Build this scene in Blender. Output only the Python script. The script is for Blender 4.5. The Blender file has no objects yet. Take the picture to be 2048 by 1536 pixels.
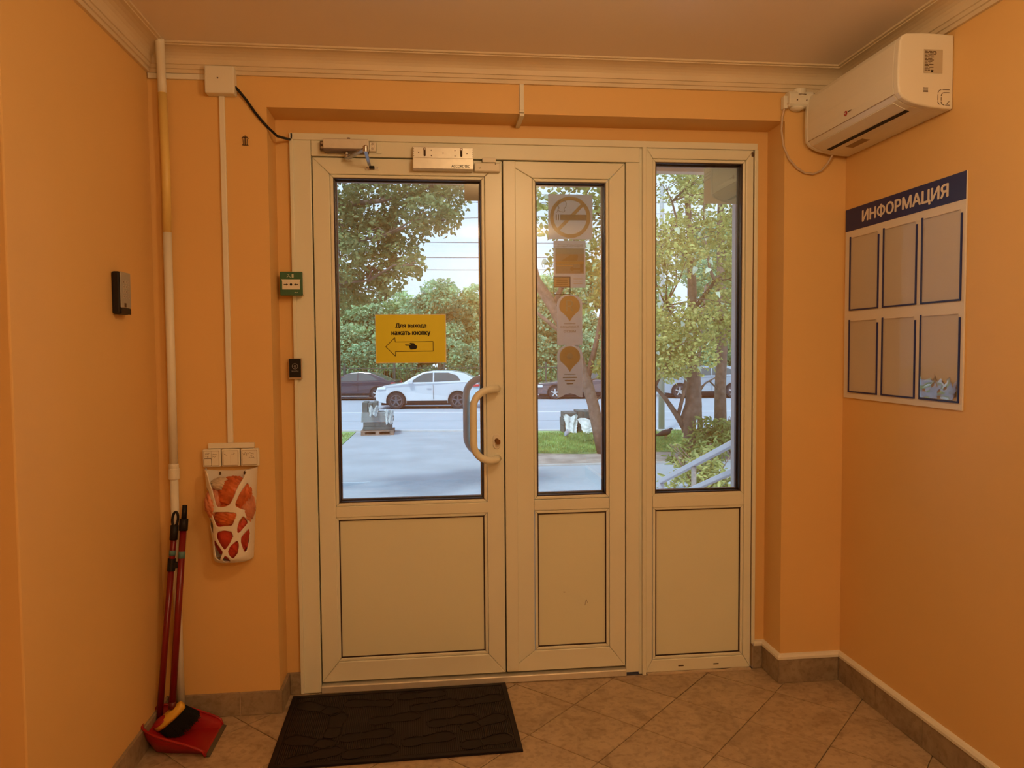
import bpy, bmesh, math, random
import numpy as np
from mathutils import Vector, Matrix
from mathutils.geometry import delaunay_2d_cdt

random.seed(7)
rng = np.random.default_rng(7)
scene = bpy.context.scene
COL = scene.collection

# ------------------------------------------------------------------ camera
cam_d = bpy.data.cameras.new('camera')
cam = bpy.data.objects.new('camera', cam_d)
COL.objects.link(cam)
cam_d.sensor_width = 36.0
cam_d.lens = 1489.2 / 2048 * 36.0
cam_d.clip_start = 0.05
cam_d.clip_end = 400
_r = Vector((0.99384, -0.11052, -0.00776)); _u = Vector((0.01292, 0.04598, 0.99886)); _f = Vector((0.11004, 0.99281, -0.04713))
_m = Matrix((_r, _u, -_f)).transposed().to_4x4()
_m.translation = Vector((0.5199, -2.8415, 1.368))
cam.matrix_world = _m
scene.camera = cam

# ------------------------------------------------------------------ world, sun, exposure
scene.view_settings.view_transform = 'Standard'
scene.view_settings.look = 'None'
scene.view_settings.gamma = 1.0
scene.view_settings.use_curve_mapping = False
scene.view_settings.exposure = 0.0

world = bpy.data.worlds.new('sky')
scene.world = world
world.use_nodes = True
nt = world.node_tree
nt.nodes.clear()
w_out = nt.nodes.new('ShaderNodeOutputWorld')
w_bg = nt.nodes.new('ShaderNodeBackground')
w_tc = nt.nodes.new('ShaderNodeTexCoord')
w_sep = nt.nodes.new('ShaderNodeSeparateXYZ')
w_ramp = nt.nodes.new('ShaderNodeValToRGB')
w_noise = nt.nodes.new('ShaderNodeTexNoise')
w_mix = nt.nodes.new('ShaderNodeMixRGB')
w_ramp.color_ramp.elements[0].position = 0.0
w_ramp.color_ramp.elements[0].color = (0.80, 0.90, 1.0, 1)
w_ramp.color_ramp.elements[1].position = 0.75
w_ramp.color_ramp.elements[1].color = (0.38, 0.60, 1.0, 1)
w_noise.inputs['Scale'].default_value = 2.2
w_noise.inputs['Detail'].default_value = 6
w_cr = nt.nodes.new('ShaderNodeValToRGB')
w_cr.color_ramp.elements[0].position = 0.35
w_cr.color_ramp.elements[1].position = 0.65
w_mix.inputs[2].default_value = (0.86, 0.93, 1.0, 1)
nt.links.new(w_tc.outputs['Generated'], w_sep.inputs[0])
nt.links.new(w_sep.outputs['Z'], w_ramp.inputs[0])
nt.links.new(w_tc.outputs['Generated'], w_noise.inputs['Vector'])
nt.links.new(w_noise.outputs['Fac'], w_cr.inputs[0])
nt.links.new(w_cr.outputs[0], w_mix.inputs[0])
nt.links.new(w_ramp.outputs[0], w_mix.inputs[1])
nt.links.new(w_mix.outputs[0], w_bg.inputs[0])
w_bg.inputs[1].default_value = 1.55
nt.links.new(w_bg.outputs[0], w_out.inputs[0])

sun_d = bpy.data.lights.new('sun', 'SUN')
sun = bpy.data.objects.new('sun', sun_d)
COL.objects.link(sun)
sun_d.energy = 3.0
sun_d.angle = math.radians(6)
sun_d.color = (1.0, 0.98, 0.94)
sun.rotation_euler = Vector((0.45, 0.75, -1.25)).to_track_quat('-Z', 'Y').to_euler()

LAMP_COL = (1.0, 0.66, 0.32)
LAMP_W = 18.0
LAMP_W_BACK = 36.0

# ------------------------------------------------------------------ materials
MATS = {}
def mat(name, col, rough=0.5, metal=0.0, var=0.05, vs=6.0, bump=0.0, bs=150.0, spec=0.5, coat=0.0, alpha=1.0, emit=0.0, detail=4, transl=0.0):
    if name in MATS: return MATS[name]
    m = bpy.data.materials.new(name)
    m.use_nodes = True
    n = m.node_tree; b = n.nodes['Principled BSDF']
    tc = n.nodes.new('ShaderNodeTexCoord')
    no = n.nodes.new('ShaderNodeTexNoise'); no.inputs['Scale'].default_value = vs; no.inputs['Detail'].default_value = detail
    n.links.new(tc.outputs['Object'], no.inputs['Vector'])
    cr = n.nodes.new('ShaderNodeValToRGB')
    cr.color_ramp.elements[0].position = 0.3; cr.color_ramp.elements[1].position = 0.7
    cr.color_ramp.elements[0].color = tuple(max(0, c * (1 - var)) for c in col[:3]) + (1,)
    cr.color_ramp.elements[1].color = tuple(min(1, c * (1 + var)) for c in col[:3]) + (1,)
    n.links.new(no.outputs['Fac'], cr.inputs[0])
    n.links.new(cr.outputs[0], b.inputs['Base Color'])
    b.inputs['Roughness'].default_value = rough
    b.inputs['Metallic'].default_value = metal
    b.inputs['Specular IOR Level'].default_value = spec
    b.inputs['Coat Weight'].default_value = coat
    b.inputs['Alpha'].default_value = alpha
    if emit:
        n.links.new(cr.outputs[0], b.inputs['Emission Color']); b.inputs['Emission Strength'].default_value = emit
    if bump:
        bn = n.nodes.new('ShaderNodeTexNoise'); bn.inputs['Scale'].default_value = bs; bn.inputs['Detail'].default_value = 3
        n.links.new(tc.outputs['Object'], bn.inputs['Vector'])
        bp = n.nodes.new('ShaderNodeBump'); bp.inputs['Strength'].default_value = bump; bp.inputs['Distance'].default_value = 0.01
        n.links.new(bn.outputs['Fac'], bp.inputs['Height']); n.links.new(bp.outputs[0], b.inputs['Normal'])
    if transl:
        tr = n.nodes.new('ShaderNodeBsdfTranslucent'); n.links.new(cr.outputs[0], tr.inputs['Color'])
        mx = n.nodes.new('ShaderNodeMixShader'); mx.inputs[0].default_value = transl
        out = n.nodes['Material Output']
        n.links.new(b.outputs[0], mx.inputs[1]); n.links.new(tr.outputs[0], mx.inputs[2]); n.links.new(mx.outputs[0], out.inputs['Surface'])
    MATS[name] = m
    return m

def glass_mat(name, tint, refl, rough=0.0, haze=None):
    if name in MATS: return MATS[name]
    m = bpy.data.materials.new(name); m.use_nodes = True
    n = m.node_tree; n.nodes.clear()
    out = n.nodes.new('ShaderNodeOutputMaterial'); t = n.nodes.new('ShaderNodeBsdfTransparent'); g = n.nodes.new('ShaderNodeBsdfGlossy')
    t.inputs[0].default_value = tint + (1,)
    g.inputs['Roughness'].default_value = rough
    lw = n.nodes.new('ShaderNodeFresnel'); lw.inputs['IOR'].default_value = 1.5
    ma = n.nodes.new('ShaderNodeMath'); ma.operation = 'MULTIPLY_ADD'; ma.inputs[1].default_value = refl; ma.inputs[2].default_value = 0.0
    mx = n.nodes.new('ShaderNodeMixShader')
    n.links.new(lw.outputs[0], ma.inputs[0]); n.links.new(ma.outputs[0], mx.inputs[0])
    n.links.new(t.outputs[0], mx.inputs[1]); n.links.new(g.outputs[0], mx.inputs[2])
    last = mx
    if haze:
        d = n.nodes.new('ShaderNodeBsdfDiffuse'); d.inputs[0].default_value = haze[:3] + (1,)
        m2 = n.nodes.new('ShaderNodeMixShader'); m2.inputs[0].default_value = haze[3]
        n.links.new(mx.outputs[0], m2.inputs[1]); n.links.new(d.outputs[0], m2.inputs[2]); last = m2
    n.links.new(last.outputs[0], out.inputs[0])
    MATS[name] = m
    return m

def film_mat(name, col, opac, transl=0.5):
    """printed film on glass seen from its back: partly see-through"""
    if name in MATS: return MATS[name]
    m = bpy.data.materials.new(name); m.use_nodes = True
    n = m.node_tree; n.nodes.clear()
    out = n.nodes.new('ShaderNodeOutputMaterial'); t = n.nodes.new('ShaderNodeBsdfTransparent')
    d = n.nodes.new('ShaderNodeBsdfDiffuse'); tr = n.nodes.new('ShaderNodeBsdfTranslucent')
    tc = n.nodes.new('ShaderNodeTexCoord'); no = n.nodes.new('ShaderNodeTexNoise'); no.inputs['Scale'].default_value = 25
    mc = n.nodes.new('ShaderNodeMixRGB'); mc.inputs[1].default_value = tuple(c * .93 for c in col) + (1,); mc.inputs[2].default_value = col + (1,)
    n.links.new(tc.outputs['Object'], no.inputs['Vector']); n.links.new(no.outputs['Fac'], mc.inputs[0])
    n.links.new(mc.outputs[0], d.inputs[0]); n.links.new(mc.outputs[0], tr.inputs[0])
    a = n.nodes.new('ShaderNodeMixShader'); a.inputs[0].default_value = transl
    b = n.nodes.new('ShaderNodeMixShader'); b.inputs[0].default_value = opac
    n.links.new(d.outputs[0], a.inputs[1]); n.links.new(tr.outputs[0], a.inputs[2])
    n.links.new(t.outputs[0], b.inputs[1]); n.links.new(a.outputs[0], b.inputs[2]); n.links.new(b.outputs[0], out.inputs[0])
    MATS[name] = m
    return m

def stone_mat(name, c0, c1, rough, grout=False):
    m = bpy.data.materials.new(name); m.use_nodes = True
    n = m.node_tree; b = n.nodes['Principled BSDF']
    tc = n.nodes.new('ShaderNodeTexCoord'); oi = n.nodes.new('ShaderNodeObjectInfo')
    add = n.nodes.new('ShaderNodeVectorMath'); add.operation = 'ADD'
    mu = n.nodes.new('ShaderNodeMath'); mu.operation = 'MULTIPLY'; mu.inputs[1].default_value = 37.0
    n.links.new(oi.outputs['Random'], mu.inputs[0]); n.links.new(tc.outputs['Object'], add.inputs[0]); n.links.new(mu.outputs[0], add.inputs[1])
    n1 = n.nodes.new('ShaderNodeTexNoise'); n1.inputs['Scale'].default_value = 9; n1.inputs['Detail'].default_value = 8; n1.inputs['Roughness'].default_value = 0.65; n1.inputs['Distortion'].default_value = 0.8
    n2 = n.nodes.new('ShaderNodeTexNoise'); n2.inputs['Scale'].default_value = 45; n2.inputs['Detail'].default_value = 5
    n.links.new(add.outputs[0], n1.inputs['Vector']); n.links.new(add.outputs[0], n2.inputs['Vector'])
    cr = n.nodes.new('ShaderNodeValToRGB'); cr.color_ramp.elements[0].position = .36; cr.color_ramp.elements[1].position = .6
    cr.color_ramp.elements[0].color = c0 + (1,); cr.color_ramp.elements[1].color = c1 + (1,)
    n.links.new(n1.outputs['Fac'], cr.inputs[0])
    mx = n.nodes.new('ShaderNodeMixRGB'); mx.blend_type = 'MULTIPLY'; mx.inputs[0].default_value = .35
    c2 = n.nodes.new('ShaderNodeValToRGB'); c2.color_ramp.elements[0].position = .38; c2.color_ramp.elements[0].color = (.45, .42, .4, 1); c2.color_ramp.elements[1].position = .5
    n.links.new(n2.outputs['Fac'], c2.inputs[0]); n.links.new(cr.outputs[0], mx.inputs[1]); n.links.new(c2.outputs[0], mx.inputs[2])
    n.links.new(mx.outputs[0], b.inputs['Base Color'])
    b.inputs['Roughness'].default_value = rough
    bp = n.nodes.new('ShaderNodeBump'); bp.inputs['Strength'].default_value = .15; bp.inputs['Distance'].default_value = .002
    n.links.new(n1.outputs['Fac'], bp.inputs['Height']); n.links.new(bp.outputs[0], b.inputs['Normal'])
    MATS[name] = m
    return m

M_WALL = mat('peach_paint', (0.79, 0.505, 0.20), .55, var=.03, vs=1.5, bump=.03, bs=300)
M_CEIL = mat('ceiling_paint', (0.86, 0.76, 0.68), .38, var=.02, vs=1.0)
M_CORN = mat('cornice_paint', (0.74, 0.62, 0.45), .5, var=.04, vs=5)
M_PVC = mat('white_pvc', (0.83, 0.83, 0.71), .32, var=.02, vs=3)
M_PVCP = mat('pvc_infill', (0.80, 0.81, 0.64), .35, var=.015, vs=2)
M_GASK = mat('black_gasket', (0.03, 0.012, 0.012), .5)
M_GAP = mat('dark_gap', (0.06, 0.035, 0.02), .8)
M_GLASS = glass_mat('pane_glass', (0.90, 0.975, 0.99), 4.0)
M_TILE = stone_mat('floor_stone', (0.38, 0.275, 0.175), (0.52, 0.39, 0.255), .42)
M_SKIRT = stone_mat('skirting_stone', (0.27, 0.205, 0.14), (0.37, 0.29, 0.205), .45)
M_GROUT = mat('grout', (0.17, 0.115, 0.075), .9, var=.2, vs=30)
M_GROUTL = mat('light_grout', (0.6, 0.48, 0.34), .9, var=.1, vs=30)
M_WHITE = mat('white_plastic', (0.82, 0.79, 0.70), .4, var=.02)
M_ALU = mat('brushed_aluminium', (0.76, 0.73, 0.66), .38, .45, var=.04, vs=40)
M_STEEL = mat('steel', (0.6, 0.6, 0.6), .25, 1.0, var=.05, vs=30)
M_DARK = mat('dark_plastic', (0.012, 0.010, 0.011), .5, spec=.3)
M_BLACK = mat('black_ink', (0.012, 0.01, 0.01), .7)
M_BROWN = mat('brown_ink', (0.11, 0.06, 0.03), .8)
M_RED = mat('red_plastic', (0.34, 0.008, 0.010), .35, var=.08)
M_REDH = mat('red_tube', (0.19, 0.006, 0.009), .3, var=.06)
M_YEL = mat('yellow_sheet', (0.80, 0.74, 0.03), .5, var=.03)
M_GREEN = mat('green_plastic', (0.05, 0.15, 0.085), .4, var=.05)
M_NAVY = mat('navy_print', (0.012, 0.016, 0.13), .4)
M_GREY = mat('grey_powder', (0.36, 0.39, 0.44), .45)

# ------------------------------------------------------------------ mesh helpers
def org(o):
    v = Vector((0, 0, 0))
    while o is not None:
        v += o.location; o = o.parent
    return v

class MB:
    def __init__(s): s.v = []; s.f = []
    def box(s, x0, x1, y0, y1, z0, z1):
        b = len(s.v)
        s.v += [(x0,y0,z0),(x1,y0,z0),(x1,y1,z0),(x0,y1,z0),(x0,y0,z1),(x1,y0,z1),(x1,y1,z1),(x0,y1,z1)]
        s.f += [tuple(b+i for i in q) for q in ((0,3,2,1),(4,5,6,7),(0,1,5,4),(1,2,6,5),(2,3,7,6),(3,0,4,7))]
        return s
    def hexa(s, p):
        b = len(s.v); s.v += [tuple(q) for q in p]
        s.f += [tuple(b+i for i in q) for q in ((0,3,2,1),(4,5,6,7),(0,1,5,4),(1,2,6,5),(2,3,7,6),(3,0,4,7))]
        return s
    def poly(s, pts):
        b = len(s.v); s.v += [tuple(p) for p in pts]; s.f.append(tuple(range(b, b+len(pts)))); return s
    def prism(s, pts, axis, a, b):
        """pts: 2-D outline, extruded along axis from a to b. axis x -> (y,z), y -> (x,z), z -> (x,y)"""
        k = len(s.v); n = len(pts)
        for t in (a, b):
            for p, q in pts:
                s.v.append((t,p,q) if axis == 'x' else (p,t,q) if axis == 'y' else (p,q,t))
        s.f.append(tuple(range(k, k+n))); s.f.append(tuple(range(k+2*n-1, k+n-1, -1)))
        for i in range(n):
            j = (i+1) % n
            s.f.append((k+i, k+n+i, k+n+j, k+j))
        return s
    def ring(s, outer, inner, axis, a, b):
        """frame between two outlines with the same number of points"""
        k = len(s.v); n = len(outer)
        def P(t, p, q): return (t,p,q) if axis == 'x' else (p,t,q) if axis == 'y' else (p,q,t)
        for t in (a, b):
            for p, q in outer: s.v.append(P(t,p,q))
            for p, q in inner: s.v.append(P(t,p,q))
        for i in range(n):
            j = (i+1) % n
            s.f += [(k+i,k+j,k+n+j,k+n+i), (k+2*n+i,k+3*n+i,k+3*n+j,k+2*n+j), (k+i,k+2*n+i,k+2*n+j,k+j), (k+n+i,k+n+j,k+3*n+j,k+3*n+i)]
        return s
    def tube(s, pts, r, n=10, cap=True):
        pts = [Vector(p) for p in pts]
        if not hasattr(r, '__len__'): r = [r]*len(pts)
        k = len(s.v); ref = None
        for i, p in enumerate(pts):
            if i == 0: t = pts[1]-p
            elif i == len(pts)-1: t = p-pts[i-1]
            else: t = (pts[i+1]-p).normalized()+(p-pts[i-1]).normalized()
            t.normalize()
            if ref is None:
                ref = t.orthogonal().normalized()
            ref = (ref-t*ref.dot(t)).normalized()
            bi = t.cross(ref)
            for a in range(n):
                an = 2*math.pi*a/n
                s.v.append(tuple(p+(ref*math.cos(an)+bi*math.sin(an))*r[i]))
        for i in range(len(pts)-1):
            for a in range(n):
                c = (a+1) % n
                s.f.append((k+i*n+a, k+i*n+c, k+(i+1)*n+c, k+(i+1)*n+a))
        if cap:
            s.f.append(tuple(k+a for a in reversed(range(n)))); e = k+(len(pts)-1)*n
            s.f.append(tuple(e+a for a in range(n)))
        return s
    def cyl(s, c, axis, r, h, n=20):
        c = Vector(c); d = {'x': Vector((1,0,0)), 'y': Vector((0,1,0)), 'z': Vector((0,0,1))}[axis]
        return s.tube([c, c+d*h], r, n)
    def lathe(s, c, axis, prof, n=24):
        """prof: (radius, height) from c along axis"""
        c = Vector(c); d = {'x': Vector((1,0,0)), 'y': Vector((0,1,0)), 'z': Vector((0,0,1))}[axis]
        e1 = d.orthogonal().normalized(); e2 = d.cross(e1); k = len(s.v)
        for r, h in prof:
            for a in range(n):
                an = 2*math.pi*a/n
                s.v.append(tuple(c+d*h+(e1*math.cos(an)+e2*math.sin(an))*max(r, 1e-5)))
        for i in range(len(prof)-1):
            for a in range(n):
                b = (a+1) % n
                s.f.append((k+i*n+a, k+i*n+b, k+(i+1)*n+b, k+(i+1)*n+a))
        s.f.append(tuple(k+a for a in reversed(range(n)))); e = k+(len(prof)-1)*n; s.f.append(tuple(e+a for a in range(n)))
        return s
    def build(s, name, m, parent=None, smooth=False, bevel=0.0, seg=2, local=False, solid=0.0, sub=0):
        me = bpy.data.meshes.new(name)
        v = s.v
        if parent is not None and not local:
            o0 = org(parent); v = [(a-o0.x, b-o0.y, c-o0.z) for a, b, c in s.v]
        me.from_pydata([tuple(map(float, p)) for p in v], [], s.f)
        bm = bmesh.new(); bm.from_mesh(me)
        bmesh.ops.recalc_face_normals(bm, faces=bm.faces[:])
        bm.to_mesh(me); bm.free()
        me.materials.append(m)
        if smooth: 
            for p in me.polygons: p.use_smooth = True
        o = bpy.data.objects.new(name, me); COL.objects.link(o)
        if parent is not None: o.parent = parent
        if sub:
            d = o.modifiers.new('sub', 'SUBSURF'); d.levels = sub; d.render_levels = sub
        if solid:
            d = o.modifiers.new('solid', 'SOLIDIFY'); d.thickness = solid; d.offset = 0
        if bevel:
            d = o.modifiers.new('bevel', 'BEVEL'); d.width = bevel; d.segments = seg; d.limit_method = 'ANGLE'; d.angle_limit = math.radians(35)
            if smooth is False:
                for p in me.polygons: p.use_smooth = False
        return o

def tag(o, label=None, cat=None, group=None, kind=None):
    if label: o['label'] = label
    if cat: o['category'] = cat
    if group: o['group'] = group
    if kind: o['kind'] = kind
    return o
def thing(name, label, cat, loc=(0,0,0), rotz=0.0, group=None, kind=None):
    o = bpy.data.objects.new(name, None); COL.objects.link(o)
    o.location = loc; o.rotation_euler = (0, 0, rotz); o.empty_display_size = .1
    return tag(o, label, cat, group, kind)
def rrect(x0, x1, z0, z1, r, n=4):
    pts = []
    for cx, cz, a0 in ((x1-r, z0+r, -90), (x1-r, z1-r, 0), (x0+r, z1-r, 90), (x0+r, z0+r, 180)):
        for i in range(n+1):
            a = math.radians(a0+90*i/n); pts.append((cx+r*math.cos(a), cz+r*math.sin(a)))
    return pts
def rect(x0, x1, z0, z1): return [(x0,z0),(x1,z0),(x1,z1),(x0,z1)]

def text(name, s, m, parent, origin, xd, zd, w, h, bold=0.0, shear=0.0, depth=0.0004, local=False):
    """lettering fitted into a w x h box centred on origin; xd, zd = reading and up directions"""
    c = bpy.data.curves.new(name, 'FONT'); c.body = s; c.shear = shear; c.resolution_u = 3
    t = bpy.data.objects.new(name, c); COL.objects.link(t)
    bpy.context.view_layer.update()
    cu = t.to_curve(bpy.context.evaluated_depsgraph_get())
    loops = []
    for sp in cu.splines:
        pts = []
        bp = sp.bezier_points
        for i in range(len(bp)):
            p0, p1 = bp[i], bp[(i+1) % len(bp)]
            straight = (p0.handle_right-p0.co).cross(p1.co-p0.co).length < 2e-4 and (p1.handle_left-p1.co).cross(p1.co-p0.co).length < 2e-4
            for k in range(1 if straight else 5):
                q = k/5; w0, w1, w2, w3 = (1-q)**3, 3*q*(1-q)**2, 3*q*q*(1-q), q**3
                pts.append((p0.co*w0+p0.handle_right*w1+p1.handle_left*w2+p1.co*w3).to_2d())
        if len(pts) > 2:
            ar = sum(pts[i-1].x*pts[i].y-pts[i].x*pts[i-1].y for i in range(len(pts)))/2
            loops.append((ar, pts))
    t.to_curve_clear(); bpy.data.objects.remove(t)
    big = max(loops, key=lambda l: abs(l[0]))[0]
    outer = [l for l in loops if l[0]*big > 0]; inner = [l for l in loops if l[0]*big <= 0]
    allp = [p for _, q in outer for p in q]
    lo = Vector((min(p.x for p in allp), min(p.y for p in allp))); hi = Vector((max(p.x for p in allp), max(p.y for p in allp)))
    sx = w/(hi.x-lo.x); sz = h/(hi.y-lo.y); mid = (lo+hi)/2
    o0 = org(parent) if not local else Vector((0,0,0))
    O = Vector(origin)-o0; X = Vector(xd).normalized(); Z = Vector(zd).normalized(); nrm = X.cross(Z)
    def pin(p, poly):
        r_ = False
        for i in range(len(poly)):
            u, v = poly[i-1], poly[i]
            if (u.y > p.y) != (v.y > p.y) and p.x < (v.x-u.x)*(p.y-u.y)/(v.y-u.y)+u.x: r_ = not r_
        return r_
    V = []; F = []; lay = 0
    shifts = ((-1,0),(1,0),(0,-.6),(0,.6)) if bold else ((0,0),)
    for oi, (ar, po) in enumerate(outer):
        hs = [q for ah, q in inner if abs(ah) < abs(ar) and pin(q[0], po)]
        rings = [po]+hs
        flat = [p for q in rings for p in q]; ed = []; k0 = 0
        for q in rings:
            ed += [(k0+i, k0+(i+1) % len(q)) for i in range(len(q))]; k0 += len(q)
        cv, _, cf, *_ = delaunay_2d_cdt(flat, ed, [], 0, 1e-5)
        flat = list(cv); tri = []
        for f in cf:
            g = (flat[f[0]]+flat[f[1]]+flat[f[2]])/3
            if pin(g, po) and not any(pin(g, q) for q in hs): tri.append(tuple(f))
        for si, (a, b) in enumerate(shifts):
            k = len(V); dep = 4e-5*si+1.6e-4*(oi % 3)
            V += [O+X*((p.x-mid.x)*sx+a*bold*sz)+Z*((p.y-mid.y)*sz+b*bold*sz)+nrm*dep for p in flat]
            F += [tuple(k+i for i in f) for f in tri]
    me = bpy.data.meshes.new(name); me.from_pydata(V, [], F); me.materials.append(m)
    o = bpy.data.objects.new(name, me); COL.objects.link(o); o.parent = parent
    return o

def miter_path(P, closed=False):
    """mitre vectors of a wall-corner path, room on the right-hand side"""
    n = len(P); N = []
    for i in range(n-1 if not closed else n):
        a = Vector(P[i]); b = Vector(P[(i+1) % n]); d = (b-a).normalized(); N.append(Vector((d.y, -d.x)))
    M = []
    for i in range(n):
        if not closed and i == 0: M.append(N[0])
        elif not closed and i == n-1: M.append(N[-1])
        else:
            a, b = N[i-1], N[i % len(N)]; M.append((a+b)/(1+a.dot(b)))
    return M
def sweep(mb, P, M, i, prof):
    j = (i+1) % len(P)
    k = len(mb.v); n = len(prof)
    for idx in (i, j):
        for p, z in prof: mb.v.append((P[idx][0]+M[idx].x*p, P[idx][1]+M[idx].y*p, z))
    mb.f.append(tuple(range(k, k+n))); mb.f.append(tuple(range(k+2*n-1, k+n-1, -1)))
    for a in range(n):
        b = (a+1) % n; mb.f.append((k+a, k+n+a, k+n+b, k+b))

# ------------------------------------------------------------------ room shell
XL, XR, OL, OR_, OZ, DR = -0.470, 2.182, -0.058, 1.925, 2.256, 0.150
XB, YB, YS, ZC = -1.60, -4.60, -0.945, 2.447
GZ = -1.20                                  # ground level outside

fl = MB().box(XB, XR, YB, .212, -.06, -.004).build('floor', M_GROUT)
tag(fl, 'floor of beige stone tiles laid diagonally', None, kind='structure')
HD = .2025; TX, TY = 1.4625, -.283; GAPT = .0022
def clip(poly, x0, x1, y0, y1):
    for ax, lim, sg in ((0,x0,1),(0,x1,-1),(1,y0,1),(1,y1,-1)):
        out = []
        for i in range(len(poly)):
            a, b = poly[i-1], poly[i]
            da, db = (a[ax]-lim)*sg, (b[ax]-lim)*sg
            if (da >= 0) != (db >= 0):
                t = da/(da-db); out.append((a[0]+(b[0]-a[0])*t, a[1]+(b[1]-a[1])*t))
            if db >= 0: out.append(b)
        poly = out
        if len(poly) < 3: return []
    return poly
tile_shared = None
for i in range(-14, 14):
    for j in range(-14, 14):
        cx = TX+(i+j)*HD; cy = TY+(i-j)*HD; h = HD-GAPT
        if not (XB-.2 < cx < XR+.2 and YB-.2 < cy < .35): continue
        if cy > .2+HD*.2 and (cx < OL-.15 or cx > OR_+.15): continue
        full = [(cx-h,cy),(cx,cy-h),(cx+h,cy),(cx,cy+h)]
        x0 = XL if cy > YS else XB
        p = clip(full, x0, XR, YB, .14)
        if len(p) < 3: continue
        zz = random.uniform(-.0006, 0)
        if len(p) == 4 and abs(p[0][0]-full[0][0])+abs(p[2][0]-full[2][0])+abs(p[1][1]-full[1][1])+abs(p[3][1]-full[3][1]) < 1e-6:
            if tile_shared is None:
                e = .003
                mb = MB()
                a = [(-h,0),(0,-h),(h,0),(0,h)]; b = [(-h+e,0),(0,-h+e),(h-e,0),(0,h-e)]
                mb.v = [(x,y,-.008) for x,y in a]+[(x,y,-.0012) for x,y in a]+[(x,y,0) for x,y in b]
                mb.f = [(8,9,10,11)]+[(q,(q+1)%4,4+(q+1)%4,4+q) for q in range(4)]+[(4+q,4+(q+1)%4,8+(q+1)%4,8+q) for q in range(4)]
                o = mb.build('floor_tile', M_TILE, fl, local=True); tile_shared = o.data
            else:
                o = bpy.data.objects.new('floor_tile', tile_shared); COL.objects.link(o); o.parent = fl
            o.location = (cx, cy, zz)
        else:
            MB().prism(p, 'z', -.008, zz).build('floor_tile', M_TILE, fl)

# walls
tag(MB().box(XL-.2, OL, 0, DR, 0, 2.6).box(OR_, XR+.2, 0, DR, 0, 2.6).box(OL, OR_, 0, DR, OZ, 2.6)
    .box(XL-.2, 0, DR, .212, 0, 2.6).box(1.874, XR+.2, DR, .212, 0, 2.6).box(0, 1.874, DR, .212, 2.2, 2.6)
    .build('wall_front', M_WALL), 'peach front wall with the recessed door opening', kind='structure')
tag(MB().box(XB-.2, XL, YS, -.0005, 0, 2.6).build('wall_left', M_WALL, bevel=.004), 'peach left wall beside the door', kind='structure')
tag(MB().box(XB-.2, XB, YB, YS, 0, 2.6).build('wall_left_rear', M_WALL), 'peach left wall behind the step', kind='structure')
tag(MB().box(XR, XR+.2, YB, -.0005, 0, 2.6).build('wall_right', M_WALL), 'peach right wall carrying the board', kind='structure')
tag(MB().box(XB-.2, XR+.2, YB-.2, YB, 0, 2.6).build('wall_back', M_WALL), 'peach back wall of the lobby', kind='structure')
tag(MB().box(XB-.2, XR+.2, YB-.2, .212, ZC, 2.6).build('ceiling', M_CEIL), 'smooth satin ceiling', kind='structure')
M_FAC = mat('facade_render', (0.62, 0.60, 0.66), .7, var=.05)
tag(MB().box(-1.6, .012, .2125, .36, GZ, 3.4).box(1.862, 4.5, .2125, .36, GZ, 3.4).box(.012, 1.862, .2125, .36, 2.188, 3.4)
    .build('wall_outside', M_FAC), 'pale rendered facade around the doorway', kind='structure')

# cornice
CP = [(XB,YB),(XB,YS),(XL,YS),(XL,0),(XR,0),(XR,YB)]
CM = miter_path(CP, True)
z0 = 2.364
prof = [(0,z0),(.011,z0),(.012,z0+.013),(.0175,z0+.0145),(.018,z0+.027),(.0225,z0+.0285),(.024,z0+.036)]
for t in range(1, 7):
    a = math.radians(90*t/6); prof.append((.024+.056*(1-math.cos(a)), z0+.036+.037*math.sin(a)))
prof += [(.081, z0+.076), (.09, z0+.077), (.09, ZC), (0, ZC)]
for n, i, lab in ((1,3,'front wall'),(2,2,'left wall'),(3,4,'right wall'),(4,0,'rear left wall'),(5,1,'step in the left wall'),(6,5,'back wall')):
    mb = MB(); sweep(mb, CP, CM, i, prof)
    tag(mb.build('trim_%d' % n, M_CORN), 'cream coved ceiling cornice along the '+lab, kind='structure')

# skirting
def skirting(name, P, h, th, L, cap, lab, tint):
    M = miter_path(P)
    mb = MB()
    for i in range(len(P)-1): sweep(mb, P, M, i, [(0,0),(th-.003,0),(th-.003,h-.005),(0,h-.005)])
    root = tag(mb.build(name, M_GROUTL), lab, kind='structure')
    for i in range(len(P)-1):
        a = Vector(P[i]); b = Vector(P[i+1]); d = (b-a); ln = d.length; d.normalize(); nv = Vector((d.y,-d.x))
        ma = (M[i]).dot(d)*th; mbb = (M[i+1]).dot(d)*th
        cuts = [0.0]; first = L*.92 if i else L
        while cuts[-1]+L < ln-.04: cuts.append(cuts[-1]+L)
        cuts.append(ln)
        for q in range(len(cuts)-1):
            g = .0012
            s0 = cuts[q]+g; s1 = cuts[q+1]-g
            f0 = s0+(ma if q == 0 else 0); f1 = s1+(mbb if q == len(cuts)-2 else 0)
            A = a+d*s0; B = a+d*s1; C = a+d*f1+nv*th; D = a+d*f0+nv*th
            MB().prism([(A.x,A.y),(B.x,B.y),(C.x,C.y),(D.x,D.y)], 'z', .001, h-.001).build('skirting_tile', M_SKIRT, root, bevel=.001, seg=1)
    if cap:
        for i in range(len(P)-1):
            mb = MB(); sweep(mb, P, M, i, [(0,h),(th+.003,h-.002),(th+.0035,h+.008),(th-.002,h+.016),(0,h+.019)])
            mb.build('cap_strip', M_WHITE, root)
    return root
skirting('baseboard_left', [(XL,YS),(XL,0),(OL,0),(OL,DR),(0,DR)], .088, .012, .27, False, 'stone tile skirting left of the door', 0)
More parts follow.
